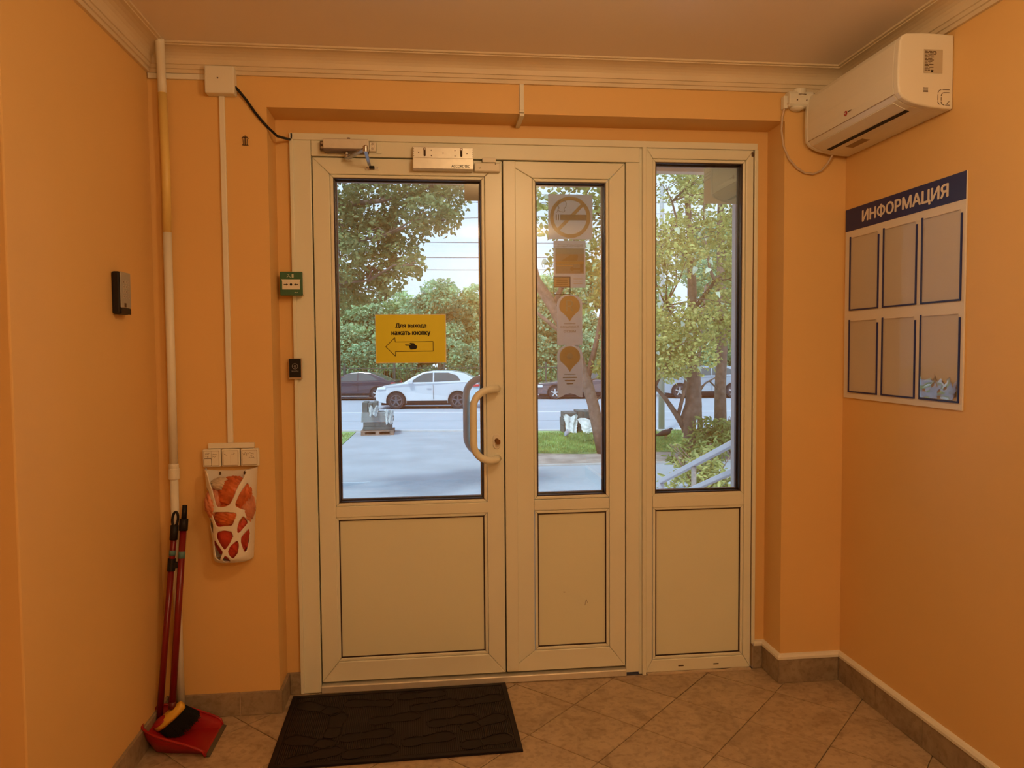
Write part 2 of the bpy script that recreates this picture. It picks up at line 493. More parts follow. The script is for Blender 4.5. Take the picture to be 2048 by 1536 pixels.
skirting('baseboard_right', [(1.874,DR),(OR_,DR),(OR_,0),(XR,0),(XR,YB)], .101, .012, .267, True, 'stone tile skirting with white cap right of the door', 0)
skirting('baseboard_rear', [(XB,YB),(XB,YS),(XL,YS)], .088, .012, .27, False, 'stone tile skirting behind the left step', 0)

# ------------------------------------------------------------------ door set
YF = .142                                   # room-side face of the frame
def mitre_frame(parent, x0, x1, z0, z1, w, y0, y1, m, names=('stile','stile','top_rail','bottom_rail'), bev=.002, ws=None):
    wl, wr, wt, wb = ws or (w, w, w, w)
    g = .0004
    quads = [[(x0,z0),(x0+wl,z0+wb),(x0+wl,z1-wt),(x0,z1)], [(x1,z0),(x1,z1),(x1-wr,z1-wt),(x1-wr,z0+wb)],
             [(x0,z1),(x0+wl,z1-wt),(x1-wr,z1-wt),(x1,z1)], [(x0,z0),(x1,z0),(x1-wr,z0+wb),(x0+wl,z0+wb)]]
    for nme, qd in zip(names, quads):
        cx = sum(p[0] for p in qd)/4; cz = sum(p[1] for p in qd)/4
        qd = [(p[0]+(g if p[0] < cx else -g), p[1]+(g if p[1] < cz else -g)) for p in qd]
        MB().prism(qd, 'y', y0, y1).build(nme, m, parent, bevel=bev)
def glazed(parent, x0, x1, z0, z1, yface, kind):
    """bead + gasket + pane or panel in the opening x0..x1, z0..z1 (visible glass size)"""
    b = .017
    mitre_frame(parent, x0-b, x1+b, z0-b, z1+b, b-.004, yface+.004, yface+.03, M_PVC, ('glazing_bead',)*4, .003)
    MB().ring(rect(x0-.005,x1+.005,z0-.005,z1+.005), rect(x0,x1,z0,z1), 'y', yface+.008, yface+.03).build('gasket', M_GASK, parent)
    if kind == 'glass':
        g = MB().box(x0-.008, x1+.008, yface+.031, yface+.035, z0-.008, z1+.008).build('glass_pane', M_GLASS, parent)
        MB().ring(rect(x0-.012,x1+.012,z0-.012,z1+.012), rect(x0+.006,x1-.006,z0+.006,z1-.006), 'y', yface+.0352, yface+.052).build('spacer_bar', mat('spacer', (.10,.05,.06), .5), parent)
    else:
        MB().box(x0-.006, x1+.006, yface+.012, yface+.03, z0-.006, z1+.006).build('infill_panel', M_PVCP, parent)

# outer frame
fr = thing('door_3', 'white plastic door frame around both leaves and the side light', None, (0.9,YF,0), kind='structure')
MB().box(0, .0745, YF, YF+.07, 0, 2.2).build('jamb', M_PVC, fr, bevel=.003)
MB().box(0.0755, 1.3785, YF, YF+.07, 2.12, 2.2).build('head', M_PVC, fr, bevel=.003)
MB().box(1.322, 1.3785, YF, YF+.07, .012, 2.1195).build('jamb', M_PVC, fr, bevel=.003)
MB().box(1.379, 1.405, YF+.006, YF+.07, 0, 2.2).build('mullion_coupling', M_PVC, fr, bevel=.002)
MB().box(1.389, 1.405, YF-.012, YF+.006, 0.0, 2.183).build('mullion_cover', M_PVC, fr, bevel=.003)
MB().box(-.004, .0095, YF-.010, YF, .003, 2.203).build('cover_strip', M_PVC, fr, bevel=.002)
MB().box(0.0, 1.874, YF-.010, YF, 2.178, 2.2035).build('cover_strip', M_PVC, fr, bevel=.002)
MB().box(1.8635, 1.8775, YF-.010, YF, .11, 2.178).build('cover_strip', M_PVC, fr, bevel=.002)
MB().box(.076, 1.3215, YF-.012, YF+.07, .001, .030).build('threshold', M_ALU, fr, bevel=.004)
for x0, x1, z0_, z1_ in ((.0746,.079,.031,2.119),(.8165,.8215,.031,2.119),(1.3195,1.3222,.031,2.119)):
    MB().box(x0, x1, YF+.03, YF+.06, z0_, z1_).build('gap_shade', M_GAP, fr)  # dark strips round the leaves, the gap's shadow line put into their colour
MB().box(.079, 1.3195, YF+.03, YF+.06, 2.1165, 2.1195).build('gap_shade', M_GAP, fr)
MB().box(.079, 1.3195, YF+.03, YF+.06, .0302, .0385).build('gap_shade', M_GAP, fr)

# active leaf
YL = YF+.006
d1 = thing('door_1', 'wide white plastic door leaf with glass over a solid panel', None, (.45,YL,.04), kind='structure')
mitre_frame(d1, .0785, .8175, .0385, 2.1165, .066, YL, YL+.06, M_PVC, bev=.003, ws=(.0655,.0705,.0805,.0635)[:2]+(.0635,.0805))
MB().box(.144, .752, YL, YL+.055, .704, .747).build('mid_rail', M_PVC, d1, bevel=.002)
glazed(d1, .161, .730, .764, 2.036, YL, 'glass')
glazed(d1, .158, .730, .136, .687, YL, 'panel')
# pull handles, lock
def pull(name, m, ys, sgn, xb, xo, zb, zt, r):
    pts = []
    yb = ys
    R = .07
    off = .075*sgn
    # base at the stile, out towards the room, then over to the grip line
    pts = [(xb, yb, zt), (xb-.012, yb+off*.55, zt)]
    for k in range(7):
        a = math.radians(90*k/6)
        pts.append((xo+R-R*math.sin(a)*1.0, yb+off*(.8+.2*math.sin(a)), zt-R+R*math.cos(a)))
    for k in range(7):
        a = math.radians(90*k/6)
        pts.append((xo+R-R*math.cos(a), yb+off*(1-.2*math.sin(a)), zb+R-R*math.sin(a)))
    pts += [(xb-.012, yb+off*.55, zb), (xb, yb, zb)]
    o = MB().tube(pts, r, 16).build(name, m, d1, smooth=True)
    MB().cyl((xb, yb-.001 if sgn > 0 else yb-.006, zt), 'y', .021, .007).build('rose', m, o, smooth=False)
    MB().cyl((xb, yb-.001 if sgn > 0 else yb-.006, zb), 'y', .021, .007).build('rose', m, o)
    return o
h = pull('pull_handle', M_PVC, YL, -1, .792, .689, .925, 1.208, .0145); h['label'] = 'cream bent tube pull handle'
h = pull('outer_pull_handle', M_GREY, YL+.062, 1, .792, .672, .93, 1.245, .0145); h['label'] = 'grey outdoor pull handle seen through the glass'
lk = MB().prism([(.787+.0155*math.cos(t), .995+(.015 if math.sin(t) > 0 else -.015)+.0155*math.sin(t)) for t in [2*math.pi*i/24 for i in range(24)]], 'y', YL-.006, YL).build('lock_escutcheon', M_WHITE, d1, bevel=.002)
MB().cyl((.787, YL-.012, .999), 'y', .009, .008, 16).build('lock_cylinder', mat('bronze', (.22,.13,.07), .35, .8), lk)
MB().prism(rrect(.783, .800, .985, 1.003, .004), 'y', YL-.022, YL-.012).build('thumb_turn', mat('bronze', (.22,.13,.07), .35, .8), lk)

# passive leaf
d2 = thing('door_2', 'narrow white plastic door leaf with stickers on its glass', None, (1.1,YL,.04), kind='structure')
mitre_frame(d2, .8215, 1.3195, .0385, 2.1165, .066, YL, YL+.06, M_PVC, bev=.003, ws=(.1175,.0665,.0655,.0845))
MB().box(.939, 1.252, YL, YL+.055, .706, .750).build('mid_rail', M_PVC, d2, bevel=.002)
glazed(d2, .956, 1.236, .768, 2.034, YL, 'glass')
glazed(d2, .958, 1.236, .140, .688, YL, 'panel')
MB().box(.8205, .870, YL-.013, YL-.0003, .048, 2.114).build('astragal', M_PVC, d2, bevel=.003)
MB().box(1.06, 1.068, YL+.0115, YL+.0119, .358, .360).build('scratch', M_BROWN, d2)
MB().hexa([(1.150,YL+.0113,.30),(1.1515,YL+.0113,.30),(1.1515,YL+.0119,.30),(1.150,YL+.0119,.30),(1.156,YL+.0113,.325),(1.1575,YL+.0113,.325),(1.1575,YL+.0119,.325),(1.156,YL+.0119,.325)]).hexa(
    [(1.1565,YL+.0113,.325),(1.1575,YL+.0113,.325),(1.1575,YL+.0119,.325),(1.1565,YL+.0119,.325),(1.1615,YL+.0113,.308),(1.1628,YL+.0113,.308),(1.1628,YL+.0119,.308),(1.1615,YL+.0119,.308)]).build('scratch', M_BROWN, d2)

# side light
s1 = thing('window_1', 'fixed white side light with glass over a solid panel', None, (1.63,YF,0), kind='structure')
mitre_frame(s1, 1.4065, 1.862, .006, 2.179, .028, YF, YF+.065, M_PVC, bev=.003, ws=(.0275,.032,.042,.053))
MB().box(1.435, 1.829, YF, YF+.06, .704, .751).build('mid_rail', M_PVC, s1, bevel=.002)
glazed(s1, 1.451, 1.813, .766, 2.120, YF, 'glass')
glazed(s1, 1.453, 1.813, .076, .688, YF, 'panel')
MB().box(1.4062, 1.4125, YF-.005, YF-.0002, .99, 2.12).build('sealing_strip', M_PVC, s1, bevel=.001)
for x in (1.546, 1.699):
    MB().prism(rrect(x, x+.024, .026, .031, .002), 'y', YF-.0008, YF+.001).build('drain_slot', M_GAP, s1)
MB().box(1.852, 1.861, YF-.002, YF+.001, 2.152, 2.170).build('corner_clip', M_BROWN, s1)
MB().prism([(1.41,.0),(1.86,.0),(1.86,.0065),(1.80,.009),(1.74,.004),(1.66,.008),(1.55,.006),(1.46,.009),(1.41,.005)], 'y', YF-.014, YF).build('mortar_bead', M_GROUTL, s1)
# ------------------------------------------------------------------ lamps of the room (behind the camera's view)
def ceiling_lamp(x, y, W, label):
    t = thing('ceiling_lamp', label, 'lamp', (x,y,ZC))
    MB().lathe((x,y,ZC-.001), 'z', [(.125,0),(.125,-.02),(.118,-.028)], 32).build('base', M_WHITE, t)
    MB().lathe((x,y,ZC-.028), 'z', [(.116,0),(.11,-.03),(.09,-.055),(.06,-.07),(.02,-.076)], 32).build('diffuser', mat('lamp_glass', (1.0,.80,.50), .4, emit=3.0), t, smooth=True)
    L = bpy.data.lights.new('lamp_light', 'POINT'); L.energy = W; L.color = LAMP_COL; L.shadow_soft_size = .09
    lo = bpy.data.objects.new('lamp_light', L); COL.objects.link(lo); lo.parent = t; lo.location = (0,0,-.20)
ceiling_lamp(1.03, -1.55, LAMP_W, 'round ceiling lamp hanging nearer the door')
ceiling_lamp(1.27, -3.70, LAMP_W_BACK, 'round ceiling lamp towards the back wall')

# ------------------------------------------------------------------ air conditioner on the right wall
ACX = XR
def acp(p, z): return (ACX-p, z)
ac_prof = [(0.001,2.347),(.10,2.350),(.160,2.347),(.176,2.340),(.182,2.325),(.186,2.28),(.188,2.233),(.187,2.19),(.183,2.165),(.172,2.150),(.150,2.138),(.125,2.130),(.08,2.122),(.03,2.118),(.001,2.117)]
ac = thing('air_conditioner', 'white wall-mounted air conditioner above the blue-headed board', 'air conditioner', (ACX,-.32,2.117))
M_AC = mat('ac_plastic', (0.80, 0.76, 0.67), .28, var=.015)
MB().prism([acp(p,z) for p,z in ac_prof], 'y', -.585, -.045).build('body', M_AC, ac, smooth=False, bevel=.004)
def scaled(k): return [acp(.001+max(0,(p-.001))*k, 2.233+(z-2.233)*k) for p, z in ac_prof]
for ya, yb in ((-.612,-.5855),(-.0445,-.022)):
    MB().prism(scaled(1.008), 'y', ya, yb).build('side_cap', M_AC, ac, bevel=.006, seg=3)
# seam of the front panel, flap, outlet slot
def strip(name, a, b, y0, y1, m, lift=.0008, th=.0012):
    (pa, za), (pb, zb) = a, b
    d = Vector((pb-pa, zb-za)).normalized(); n = Vector((-d.y, d.x))
    if n.x < 0 and abs(n.x) > abs(n.y): n = -n
    if n.y > 0 and abs(n.y) > abs(n.x): n = -n
    pts = [(pa+n.x*lift, za+n.y*lift), (pb+n.x*lift, zb+n.y*lift), (pb+n.x*(lift-th), zb+n.y*(lift-th)), (pa+n.x*(lift-th), za+n.y*(lift-th))]
    return MB().prism([acp(p,z) for p,z in pts], 'y', y0, y1).build(name, m, ac)
M_ACS = mat('ac_seam', (0.34, 0.24, 0.15), .6)
strip('panel_seam', (.1835,2.1665), (.1825,2.1642), -.585, -.045, M_ACS)
strip('flap', (.170,2.1487), (.128,2.1312), -.56, -.06, M_AC, lift=.003, th=.003)
strip('outlet_slot', (.122,2.1290), (.108,2.1264), -.55, -.075, M_BLACK, lift=.0015, th=.002)
strip('display_window', (.085,2.1228), (.055,2.1200), -.25, -.14, M_ACS, lift=.0008)
# end label, grille, knock-out lines on the near cap
yc = -.6135
lab = MB().box(2.078, 2.141, yc, yc+.001, 2.226, 2.299).build('rating_label', mat('label_paper', (.56,.48,.36), .6), ac)
rl = random.Random(3)
for k in range(14):
    zz = 2.294-k*.0045
    x = 2.081
    for _ in range(3):
        w = rl.uniform(.006, .018)
        if x+w > 2.125-(.01 if k > 3 else 0): break
        MB().box(x, x+w, yc-.0004, yc, zz-.0022, zz).build('print_line', M_BROWN, lab); x += w+.003
MB().cyl((2.106,yc-.0006,2.2315), 'y', .0038, .0006, 16).build('print_dot', M_BLACK, lab)
for k in range(4): MB().box(2.078, 2.094, yc, yc+.001, 2.167+k*.0042, 2.1685+k*.0042).build('vent_slot', M_BROWN, ac)
def line2(name, pts, w, y, m, parent, lift=.001):
    mb = MB()
    for a, b in zip(pts[:-1], pts[1:]):
        d = Vector((b[0]-a[0], b[1]-a[1])); 
        if d.length < 1e-6: continue
        d.normalize(); n = Vector((-d.y, d.x))*w/2; e = d*w*.3
        mb.prism([(a[0]-e.x+n.x,a[1]-e.y+n.y),(a[0]-e.x-n.x,a[1]-e.y-n.y),(b[0]+e.x-n.x,b[1]+e.y-n.y),(b[0]+e.x+n.x,b[1]+e.y+n.y)], 'y', y, y+lift)
    return mb.build(name, m, parent)
def arc(cx, cz, r, a0, a1, n=8): return [(cx+r*math.cos(math.radians(a0+(a1-a0)*i/n)), cz+r*math.sin(math.radians(a0+(a1-a0)*i/n))) for i in range(n+1)]
for pts in (arc(2.139,2.164,.011,175,95), [(2.144,2.176),(2.166,2.176)], [(2.128,2.160),(2.128,2.143)], arc(2.139,2.139,.011,185,240), [(2.166,2.167),(2.150,2.167)], arc(2.150,2.156,.011,90,180,6), [(2.139,2.152),(2.139,2.142)], arc(2.150,2.139,.011,185,265), [(2.154,2.128),(2.168,2.128)], arc(2.168,2.130,.009,100,170)):
    line2('knockout_line', pts, .0014, yc, M_BROWN, ac)
# emblem on the front
em = MB().cyl((ACX-.1895,-.315,2.19), 'x', .0085, .002, 24).build('emblem', mat('emblem_red', (.42,.02,.03), .35), ac)
def line3(name, pts, w, m, parent):
    mb = MB()
    for (ya, za), (yb, zb) in zip(pts[:-1], pts[1:]):
        d = Vector((yb-ya, zb-za)).normalized(); n = Vector((-d.y, d.x))*w/2
        mb.prism([(ya+n.x,za+n.y),(ya-n.x,za-n.y),(yb-n.x,zb-n.y),(yb+n.x,zb+n.y)], 'x', ACX-.1903, ACX-.1893)
    return mb.build(name, m, parent)
line3('emblem_tick', [(-.3115,2.193),(-.315,2.187),(-.3185,2.193)], .0016, M_WHITE, em)
line3('emblem_word', [(-.330,2.190),(-.334,2.1925),(-.338,2.189),(-.342,2.192),(-.346,2.189),(-.350,2.192),(-.355,2.190)], .0016, M_BROWN, ac)
MB().tube([(2.112,-.030,2.135),(2.110,-.026,2.122),(2.095,-.018,2.090),(2.072,-.012,2.063),(2.040,-.010,2.050),(2.005,-.010,2.053),(1.970,-.011,2.072),(1.938,-.012,2.105),(1.914,-.013,2.155),(1.904,-.014,2.215),(1.906,-.016,2.268),(1.912,-.022,2.302),(1.925,-.030,2.318)], .0042, 8).build('power_cable', mat('cable_beige', (.62,.47,.34), .5), ac, smooth=True)

# ------------------------------------------------------------------ motion detector below the cornice
md = thing('motion_detector', 'small white motion detector under the cornice beside the air conditioner', 'detector', (1.972,0,2.303))
prof = [(0,2.303),(-.030,2.303),(-.040,2.312),(-.046,2.330),(-.044,2.350),(-.038,2.360),(0,2.360)]
MB().prism(prof, 'x', 1.922, 2.022).build('housing', M_WHITE, md, bevel=.003)
MB().cyl((1.972,-.022,2.338), 'z', .025, .034, 24).build('mount_boss', M_WHITE, md, bevel=.003)
MB().box(1.958,1.988,-.0475,-.044,2.3455,2.3475).build('slot', M_BROWN, md)
for x in (1.953, 1.991): MB().cyl((x,-.0455,2.325), 'y', .0026, .002, 12).build('lens_dot', M_BROWN, md)
MB().lathe((1.965,-.02,2.303), 'z', [(.028,0),(.026,-.006),(.014,-.012),(.004,-.013)], 20).build('lower_dome', M_WHITE, md, smooth=True)
MB().box(1.905,1.9215,-.030,-.004,2.296,2.345).build('cable_inlet', M_WHITE, md, bevel=.003)

# ------------------------------------------------------------------ information board
BX = XR-.006
ib = thing('information_board', 'white notice board with navy header and six clear pockets', 'notice board', (XR,-.35,1.163))
MB().box(BX, XR-.0005, -.686, -.014, 1.163, 1.908).build('panel', mat('board_white', (.78,.72,.66), .4, var=.01), ib, bevel=.001)
MB().box(BX-.0012, BX, -.685, -.015, 1.821, 1.9075).build('header_band', M_NAVY, ib)
text('header_lettering', 'ИНФОРМАЦИЯ', mat('letter_white', (.8,.72,.66), .5), ib, (BX-.0016,-.368,1.862), (0,-1,0), (0,0,1), .475, .052, .045)
M_FOIL = glass_mat('clear_pocket', (.985,.98,.97), .35, .04, (.75,.68,.60,.12))
rf = random.Random(5)
for zt, zb in ((1.793,1.508),(1.468,1.186)):
    for n, (ya, yb) in enumerate(((-.049,-.240),(-.266,-.457),(-.480,-.673))):
        t = .0055
        root = MB().box(BX-.004, BX, ya-t, ya, zb, zt+.004).box(BX-.004, BX, yb, yb+t, zb, zt-.012).box(BX-.004, BX, yb+t, ya-t, zb, zb+t).build('pocket_frame', M_NAVY, ib)
        last = n == 2
        nu, nv = 10, 16; mb = MB()
        amp = .0005 if not last else .0004
        for j in range(nv+1):
            for i in range(nu+1):
                y = ya-t+(yb-ya+2*t)*i/nu; z = zb+t+(zt-zb-t)*j/nv
                d = amp*(rf.random()-.5)*2 if 0 < i < nu else 0
                if n == 1 and i == 6: d -= .0012
                mb.v.append((BX-.0028+d, y, z))
        for j in range(nv):
            for i in range(nu): mb.f.append((j*(nu+1)+i, j*(nu+1)+i+1, (j+1)*(nu+1)+i+1, (j+1)*(nu+1)+i))
        mb.build('clear_sheet', M_FOIL, root, smooth=True)
        if last and zt < 1.5:
            # crinkled lower edge of the last sheet, catching the daylight
            mb = MB(); mu, mv = 12, 6
            top = [rf.uniform(.045, .085) for _ in range(mu+1)]
            for j in range(mv+1):
                for i in range(mu+1):
                    mb.v.append((BX-.0046+rf.uniform(-.0007, .0007), ya-.008+(yb-ya+.016)*i/mu, zb+.008+top[i]*j/mv))
            for j in range(mv):
                for i in range(mu):
                    if rf.random() < .86: mb.f.append((j*(mu+1)+i, j*(mu+1)+i+1, (j+1)*(mu+1)+i+1, (j+1)*(mu+1)+i))
            mb.build('crinkled_edge', glass_mat('crinkled_foil', (.97,.96,.95), 5.0, .03), root, smooth=True)
        MB().box(BX-.003, BX, yb+.014, ya-.012, zt-.002, zt).build('sheet_edge', mat('foil_edge', (.62,.50,.40), .3), root)

# ------------------------------------------------------------------ keypad reader on the left wall
kp = thing('keypad', 'black keypad reader with grey face on the left wall', 'keypad', (XL,-.325,1.487))
KX = XL+.030
MB().box(XL, KX-.004, -.368, -.290, 1.487, 1.622).build('housing', M_DARK, kp, bevel=.007, seg=3)
fp = MB().box(KX-.0042, KX, -.3675, -.2905, 1.508, 1.621).build('face_plate', mat('keypad_grey', (.38,.36,.32), .45), kp, bevel=.003)
MB().box(KX-.0042, KX-.0005, -.3675, -.2905, 1.488, 1.5075).build('lower_lip', M_DARK, kp, bevel=.003)
for r_ in range(4):
    for c_ in range(3):
        y = -.348+c_*.019; z = 1.590-r_*.0155
        MB().cyl((KX-.0005,y,z), 'x', .0062, .0014, 14).build('key', mat('key_grey', (.5,.45,.4), .4), fp)
        text('key_print', ('123','456','789','*0#')[r_][c_], M_BROWN, fp, (KX+.0012,y,z), (0,1,0), (0,0,1), .004 if r_ else .003, .006, .01)
MB().box(KX, KX+.0006, -.345, -.331, 1.510, 1.523).build('badge', M_BROWN, fp)

# ------------------------------------------------------------------ riser pipe, ducts, junction box
rp = thing('riser_pipe', 'thin white riser pipe with a yellow length in the left corner', 'pipe', (-.414,-.03,0))
px_, py_ = -.413, -.026
MB().tube([(px_+.024,-.107,ZC-.002),(px_+.023,-.103,2.436),(px_+.011,-.062,2.392),(px_+.003,-.036,2.35),(px_+.001,py_,2.32),(px_+.001,py_,2.287)], .0145, 16).build('upper_pipe', M_WHITE, rp, smooth=True)
MB().tube([(px_+.001,py_,2.287),(px_+.006,py_,2.0),(px_+.004,py_,1.795)], .0152, 16).build('yellow_pipe', mat('yellow_pvc', (.80,.58,.20), .4, var=.04), rp, smooth=True)
MB().tube([(px_+.004,py_,1.795),(px_+.004,py_,1.3),(px_+.003,py_,.955)], .0148, 16).build('middle_pipe', M_WHITE, rp, smooth=True)
MB().lathe((px_+.003,py_,.905), 'z', [(.0148,-.004),(.019,0),(.019,.035),(.0175,.037),(.0175,.052),(.0148,.055)], 20).build('coupling', M_WHITE, rp, bevel=.001)
MB().tube([(px_+.003,py_,.905),(px_+.002,py_,.5),(px_+.004,py_,.0)], .0142, 16).build('lower_pipe', M_WHITE, rp, smooth=True)

jb = thing('junction_box', 'square cream junction box under the cornice', 'junction box', (-.215,0,2.287))
MB().box(-.262, -.160, -.044, 0, 2.287, 2.384).build('lid', M_WHITE, jb, bevel=.005, seg=3)
MB().cyl((-.216,-.0447,2.340), 'y', .0028, .001, 12).build('screw', M_BROWN, jb)
tag(MB().box(-.470+.003, -.262, -.010, 0, 2.344, 2.3635).build('cable_duct', M_WHITE, bevel=.002), 'short horizontal cable duct left of the junction box', 'cable duct')
tag(MB().box(-.2225, -.2035, -.012, 0, 1.030, 2.287).build('cable_duct', M_WHITE, bevel=.002), 'tall thin vertical duct between junction box and switches', 'cable duct')
tag(MB().box(-.292, -.128, -.014, 0, 1.010, 1.0295).build('cable_duct', M_WHITE, bevel=.002), 'short horizontal cable duct on top of the switches', 'cable duct')
cd = thing('cable_duct', 'bent thin duct dropping from the cornice above the doors', 'cable duct', (.88,0,2.256))
MB().box(.871, .8875, -.010, 0, 2.268, 2.392).build('upper_length', M_WHITE, cd, bevel=.001)
MB().box(.870, .8885, -.011, 0, 2.258, 2.2675).build('corner_piece', M_WHITE, cd, bevel=.001)
MB().hexa([(.872,-.010,2.246),(.8885,-.010,2.246),(.889,.146,2.246),(.873,.146,2.246),(.872,-.010,2.2555),(.8885,-.010,2.2555),(.889,.146,2.2555),(.873,.146,2.2555)]).build('soffit_length', M_WHITE, cd)
tag(MB().tube([(-.162,-.022,2.318),(-.150,-.018,2.305),(-.125,-.010,2.274),(-.099,-.007,2.235),(-.075,-.007,2.205),(-.052,-.004,2.180),(-.030,.04,2.163),(-.012,.10,2.172),(.000,.128,2.176)], .0048, 8).build('black_cable', M_DARK, smooth=True), 'black cable sagging from the junction box to the door frame', 'cable')

hk = thing('wall_hook', 'tiny brown anchor-shaped mark on the wall under the junction box', 'hook', (-.136,0,2.117))
line2('shank', [(-.136,2.150),(-.136,2.117)], .003, -.003, M_BROWN, hk, .003)
line2('cross_bar', [(-.1475,2.141),(-.142,2.146),(-.136,2.143),(-.130,2.146),(-.1245,2.141)], .0024, -.003, M_BROWN, hk, .003)
line2('prong', [(-.1435,2.139),(-.1425,2.120),(-.147,2.1165)], .0012, -.003, M_BROWN, hk, .003)
line2('prong', [(-.1285,2.139),(-.1295,2.120),(-.125,2.1165)], .0012, -.003, M_BROWN, hk, .003)
line2('foot_bar', [(-.143,2.117),(-.129,2.117)], .0022, -.003, M_BROWN, hk, .003)

# ------------------------------------------------------------------ three switches
def scribble(parent, x0, x1, z, y, seed, h=.006):
    r = random.Random(seed); x = x0; pts = []
    while x < x1:
        pts.append((x, z+r.uniform(-h, h)*.6)); x += r.uniform(.0018, .0034)
    if len(pts) > 1: line2('pencil_note', pts, .0009, y, M_BROWN, parent, .0004)
for x0, lab_, k in ((-.310,'left of three light switches, its rocker split in two',0),(-.2425,'middle of three light switches, plain face with pencil notes',1),(-.175,'right of three light switches, covered in pencil notes',2)):
    sw = thing('light_switch', lab_, 'switch', (x0+.032,0,.943), group='three switches over the basket')
    MB().box(x0, x0+.064, -.022, 0, .943, 1.0085).build('housing', M_WHITE, sw, bevel=.004, seg=2)
    x0i, x1i = x0+.006, x0+.058
    if k == 0:
        MB().box(x0i, x0i+.0255, -.0262, -.0222, .949, .974).build('rocker', M_WHITE, sw, bevel=.003)
        MB().box(x0i+.0265, x1i, -.0255, -.0222, .949, 1.002).build('rocker', M_WHITE, sw, bevel=.002)
        MB().box(x0i, x0i+.0255, -.0240, -.0222, .9755, 1.002).build('blank_plate', M_WHITE, sw, bevel=.001)
        MB().ring(rrect(x0i-.001,x0i+.0265,.948,.975,.004), rrect(x0i,x0i+.0255,.949,.974,.004), 'y', -.0245, -.0222).build('rocker_gap', M_BROWN, sw)
        scribble(sw, x0i+.004, x0i+.020, .992, -.0246, 1); scribble(sw, x0i+.004, x0i+.018, .982, -.0246, 5)
        scribble(sw, x0i+.028, x1i-.004, .990, -.0260, 2, .004); scribble(sw, x0i+.029, x1i-.006, .982, -.0260, 3, .004)
    else:
        MB().box(x0i, x1i, -.0255, -.0222, .949, 1.002).build('rocker', M_WHITE, sw, bevel=.003)
        if k == 1:
            scribble(sw, x0i+.004, x0i+.017, .990, -.0259, 7); scribble(sw, x0i+.031, x0i+.044, .991, -.0259, 8)
            MB().box(x0i+.026,x0i+.0265,-.0258,-.0254,.951,.985).build('centre_line', mat('faint_line',(.55,.45,.3),.7), sw)
        else:
            scribble(sw, x0i+.003, x0i+.024, .992, -.0259, 9, .008); scribble(sw, x0i+.005, x0i+.020, .985, -.0259, 10); scribble(sw, x0i+.026, x1i-.008, .992, -.0259, 11); scribble(sw, x0i+.030, x0i+.040, .984, -.0259, 12); scribble(sw, x0i+.024, x1i-.004, .976, -.0259, 13)
    MB().ring(rrect(x0i-.0012,x1i+.0012,.9478,1.0032,.003), rrect(x0i,x1i,.949,1.002,.003), 'y', -.0228, -.0221).build('edge_line', mat('switch_gap',(.45,.33,.2),.7), sw)

# ------------------------------------------------------------------ basket of bags
bk = thing('wall_basket', 'white plastic wall basket with web-shaped openings', 'basket', (-.205,0,.600))
holes = [[(262,440),(300,380),(640,380),(668,460),(640,520),(600,580),(565,660),(530,740),(497,788),(440,803),(370,800),(350,720),(325,620),(295,540)],
 [(235,590),(280,640),(312,760),(308,830),(238,866),(205,790),(215,700)],[(670,570),(685,600),(680,850),(655,860),(560,800),(560,770),(600,680)],
 [(310,880),(350,855),(450,850),(560,865),(570,885),(545,950),(520,1003),(440,1003),(365,1008),(335,940)],[(270,915),(320,970),(320,1090),(290,1060),(243,1000)],
 [(625,910),(655,960),(660,1000),(600,1070),(575,1090),(568,1040),(590,960)],[(440,1045),(515,1060),(530,1110),(490,1190),(440,1255),(410,1215),(360,1130),(355,1090),(380,1060)],
 [(320,1165),(340,1155),(420,1270),(382,1370),(330,1330)],[(258,1060),(298,1150),(298,1300),(266,1300)],[(570,1155),(580,1200),(570,1290),(520,1350),(490,1320),(470,1270),(500,1210)],
 [(655,1070),(668,1110),(660,1200),(640,1295),(620,1290),(600,1190),(605,1120)],[(440,1310),(470,1330),(490,1370),(470,1388),(415,1385),(415,1350)]]
def inside(x, y, P):
    c = False
    for i in range(len(P)):
        x1, y1 = P[i-1]; x2, y2 = P[i]
        if (y1 > y) != (y2 > y) and x < (x2-x1)*(y-y1)/(y2-y1)+x1: c = not c
    return c
HL = []
for P in holes:
    HL.append([((x-(200+75*(y-435)/965))/(535-140*(y-435)/965), (y-435)/965) for x, y in P])
NU, NV = 88, 150
mb = MB()
def bpos(u, v, inset=0.0):
    xl = -.302+.024*v; xr = -.120-.022*v
    dep = (.098-.012*v)-inset
    s = 2*u-1
    z = .938-.338*v
    if v > .93: dep *= 1-((v-.93)/.07)**2*.25
    return ((xl+xr)/2+s*((xr-xl)/2-inset), -.004-dep*max(0.0, 1-abs(s)**3.2)**.55, z)
for j in range(NV+1):
    for i in range(NU+1):
        u = .5-.5*math.cos(math.pi*i/NU); mb.v.append(bpos(u, j/NV))
for j in range(NV):
    for i in range(NU):
        u = .5-.5*math.cos(math.pi*(i+.5)/NU); v = (j+.5)/NV
        if any(inside(u, v, P) for P in HL): continue
        a = j*(NU+1)+i; mb.f.append((a, a+1, a+NU+2, a+NU+1))
nbr = {}
for f in mb.f:
    for q in range(4):
        e = (f[q], f[(q+1) % 4]); key = (min(e), max(e)); nbr[key] = nbr.get(key, 0)+1
bn = {}
for (a, b), n in nbr.items():
    if n == 1: bn.setdefault(a, []).append(b); bn.setdefault(b, []).append(a)
for _ in range(7):
    new = {}
    for a, ns in bn.items():
        if len(ns) == 2 and 0 < a//(NU+1) < NV:
            new[a] = tuple(.5*mb.v[a][q]+.25*(mb.v[ns[0]][q]+mb.v[ns[1]][q]) for q in range(3))
    for a, p in new.items(): mb.v[a] = p
M_BASK = mat('basket_plastic', (.85,.80,.74), .35, var=.015)
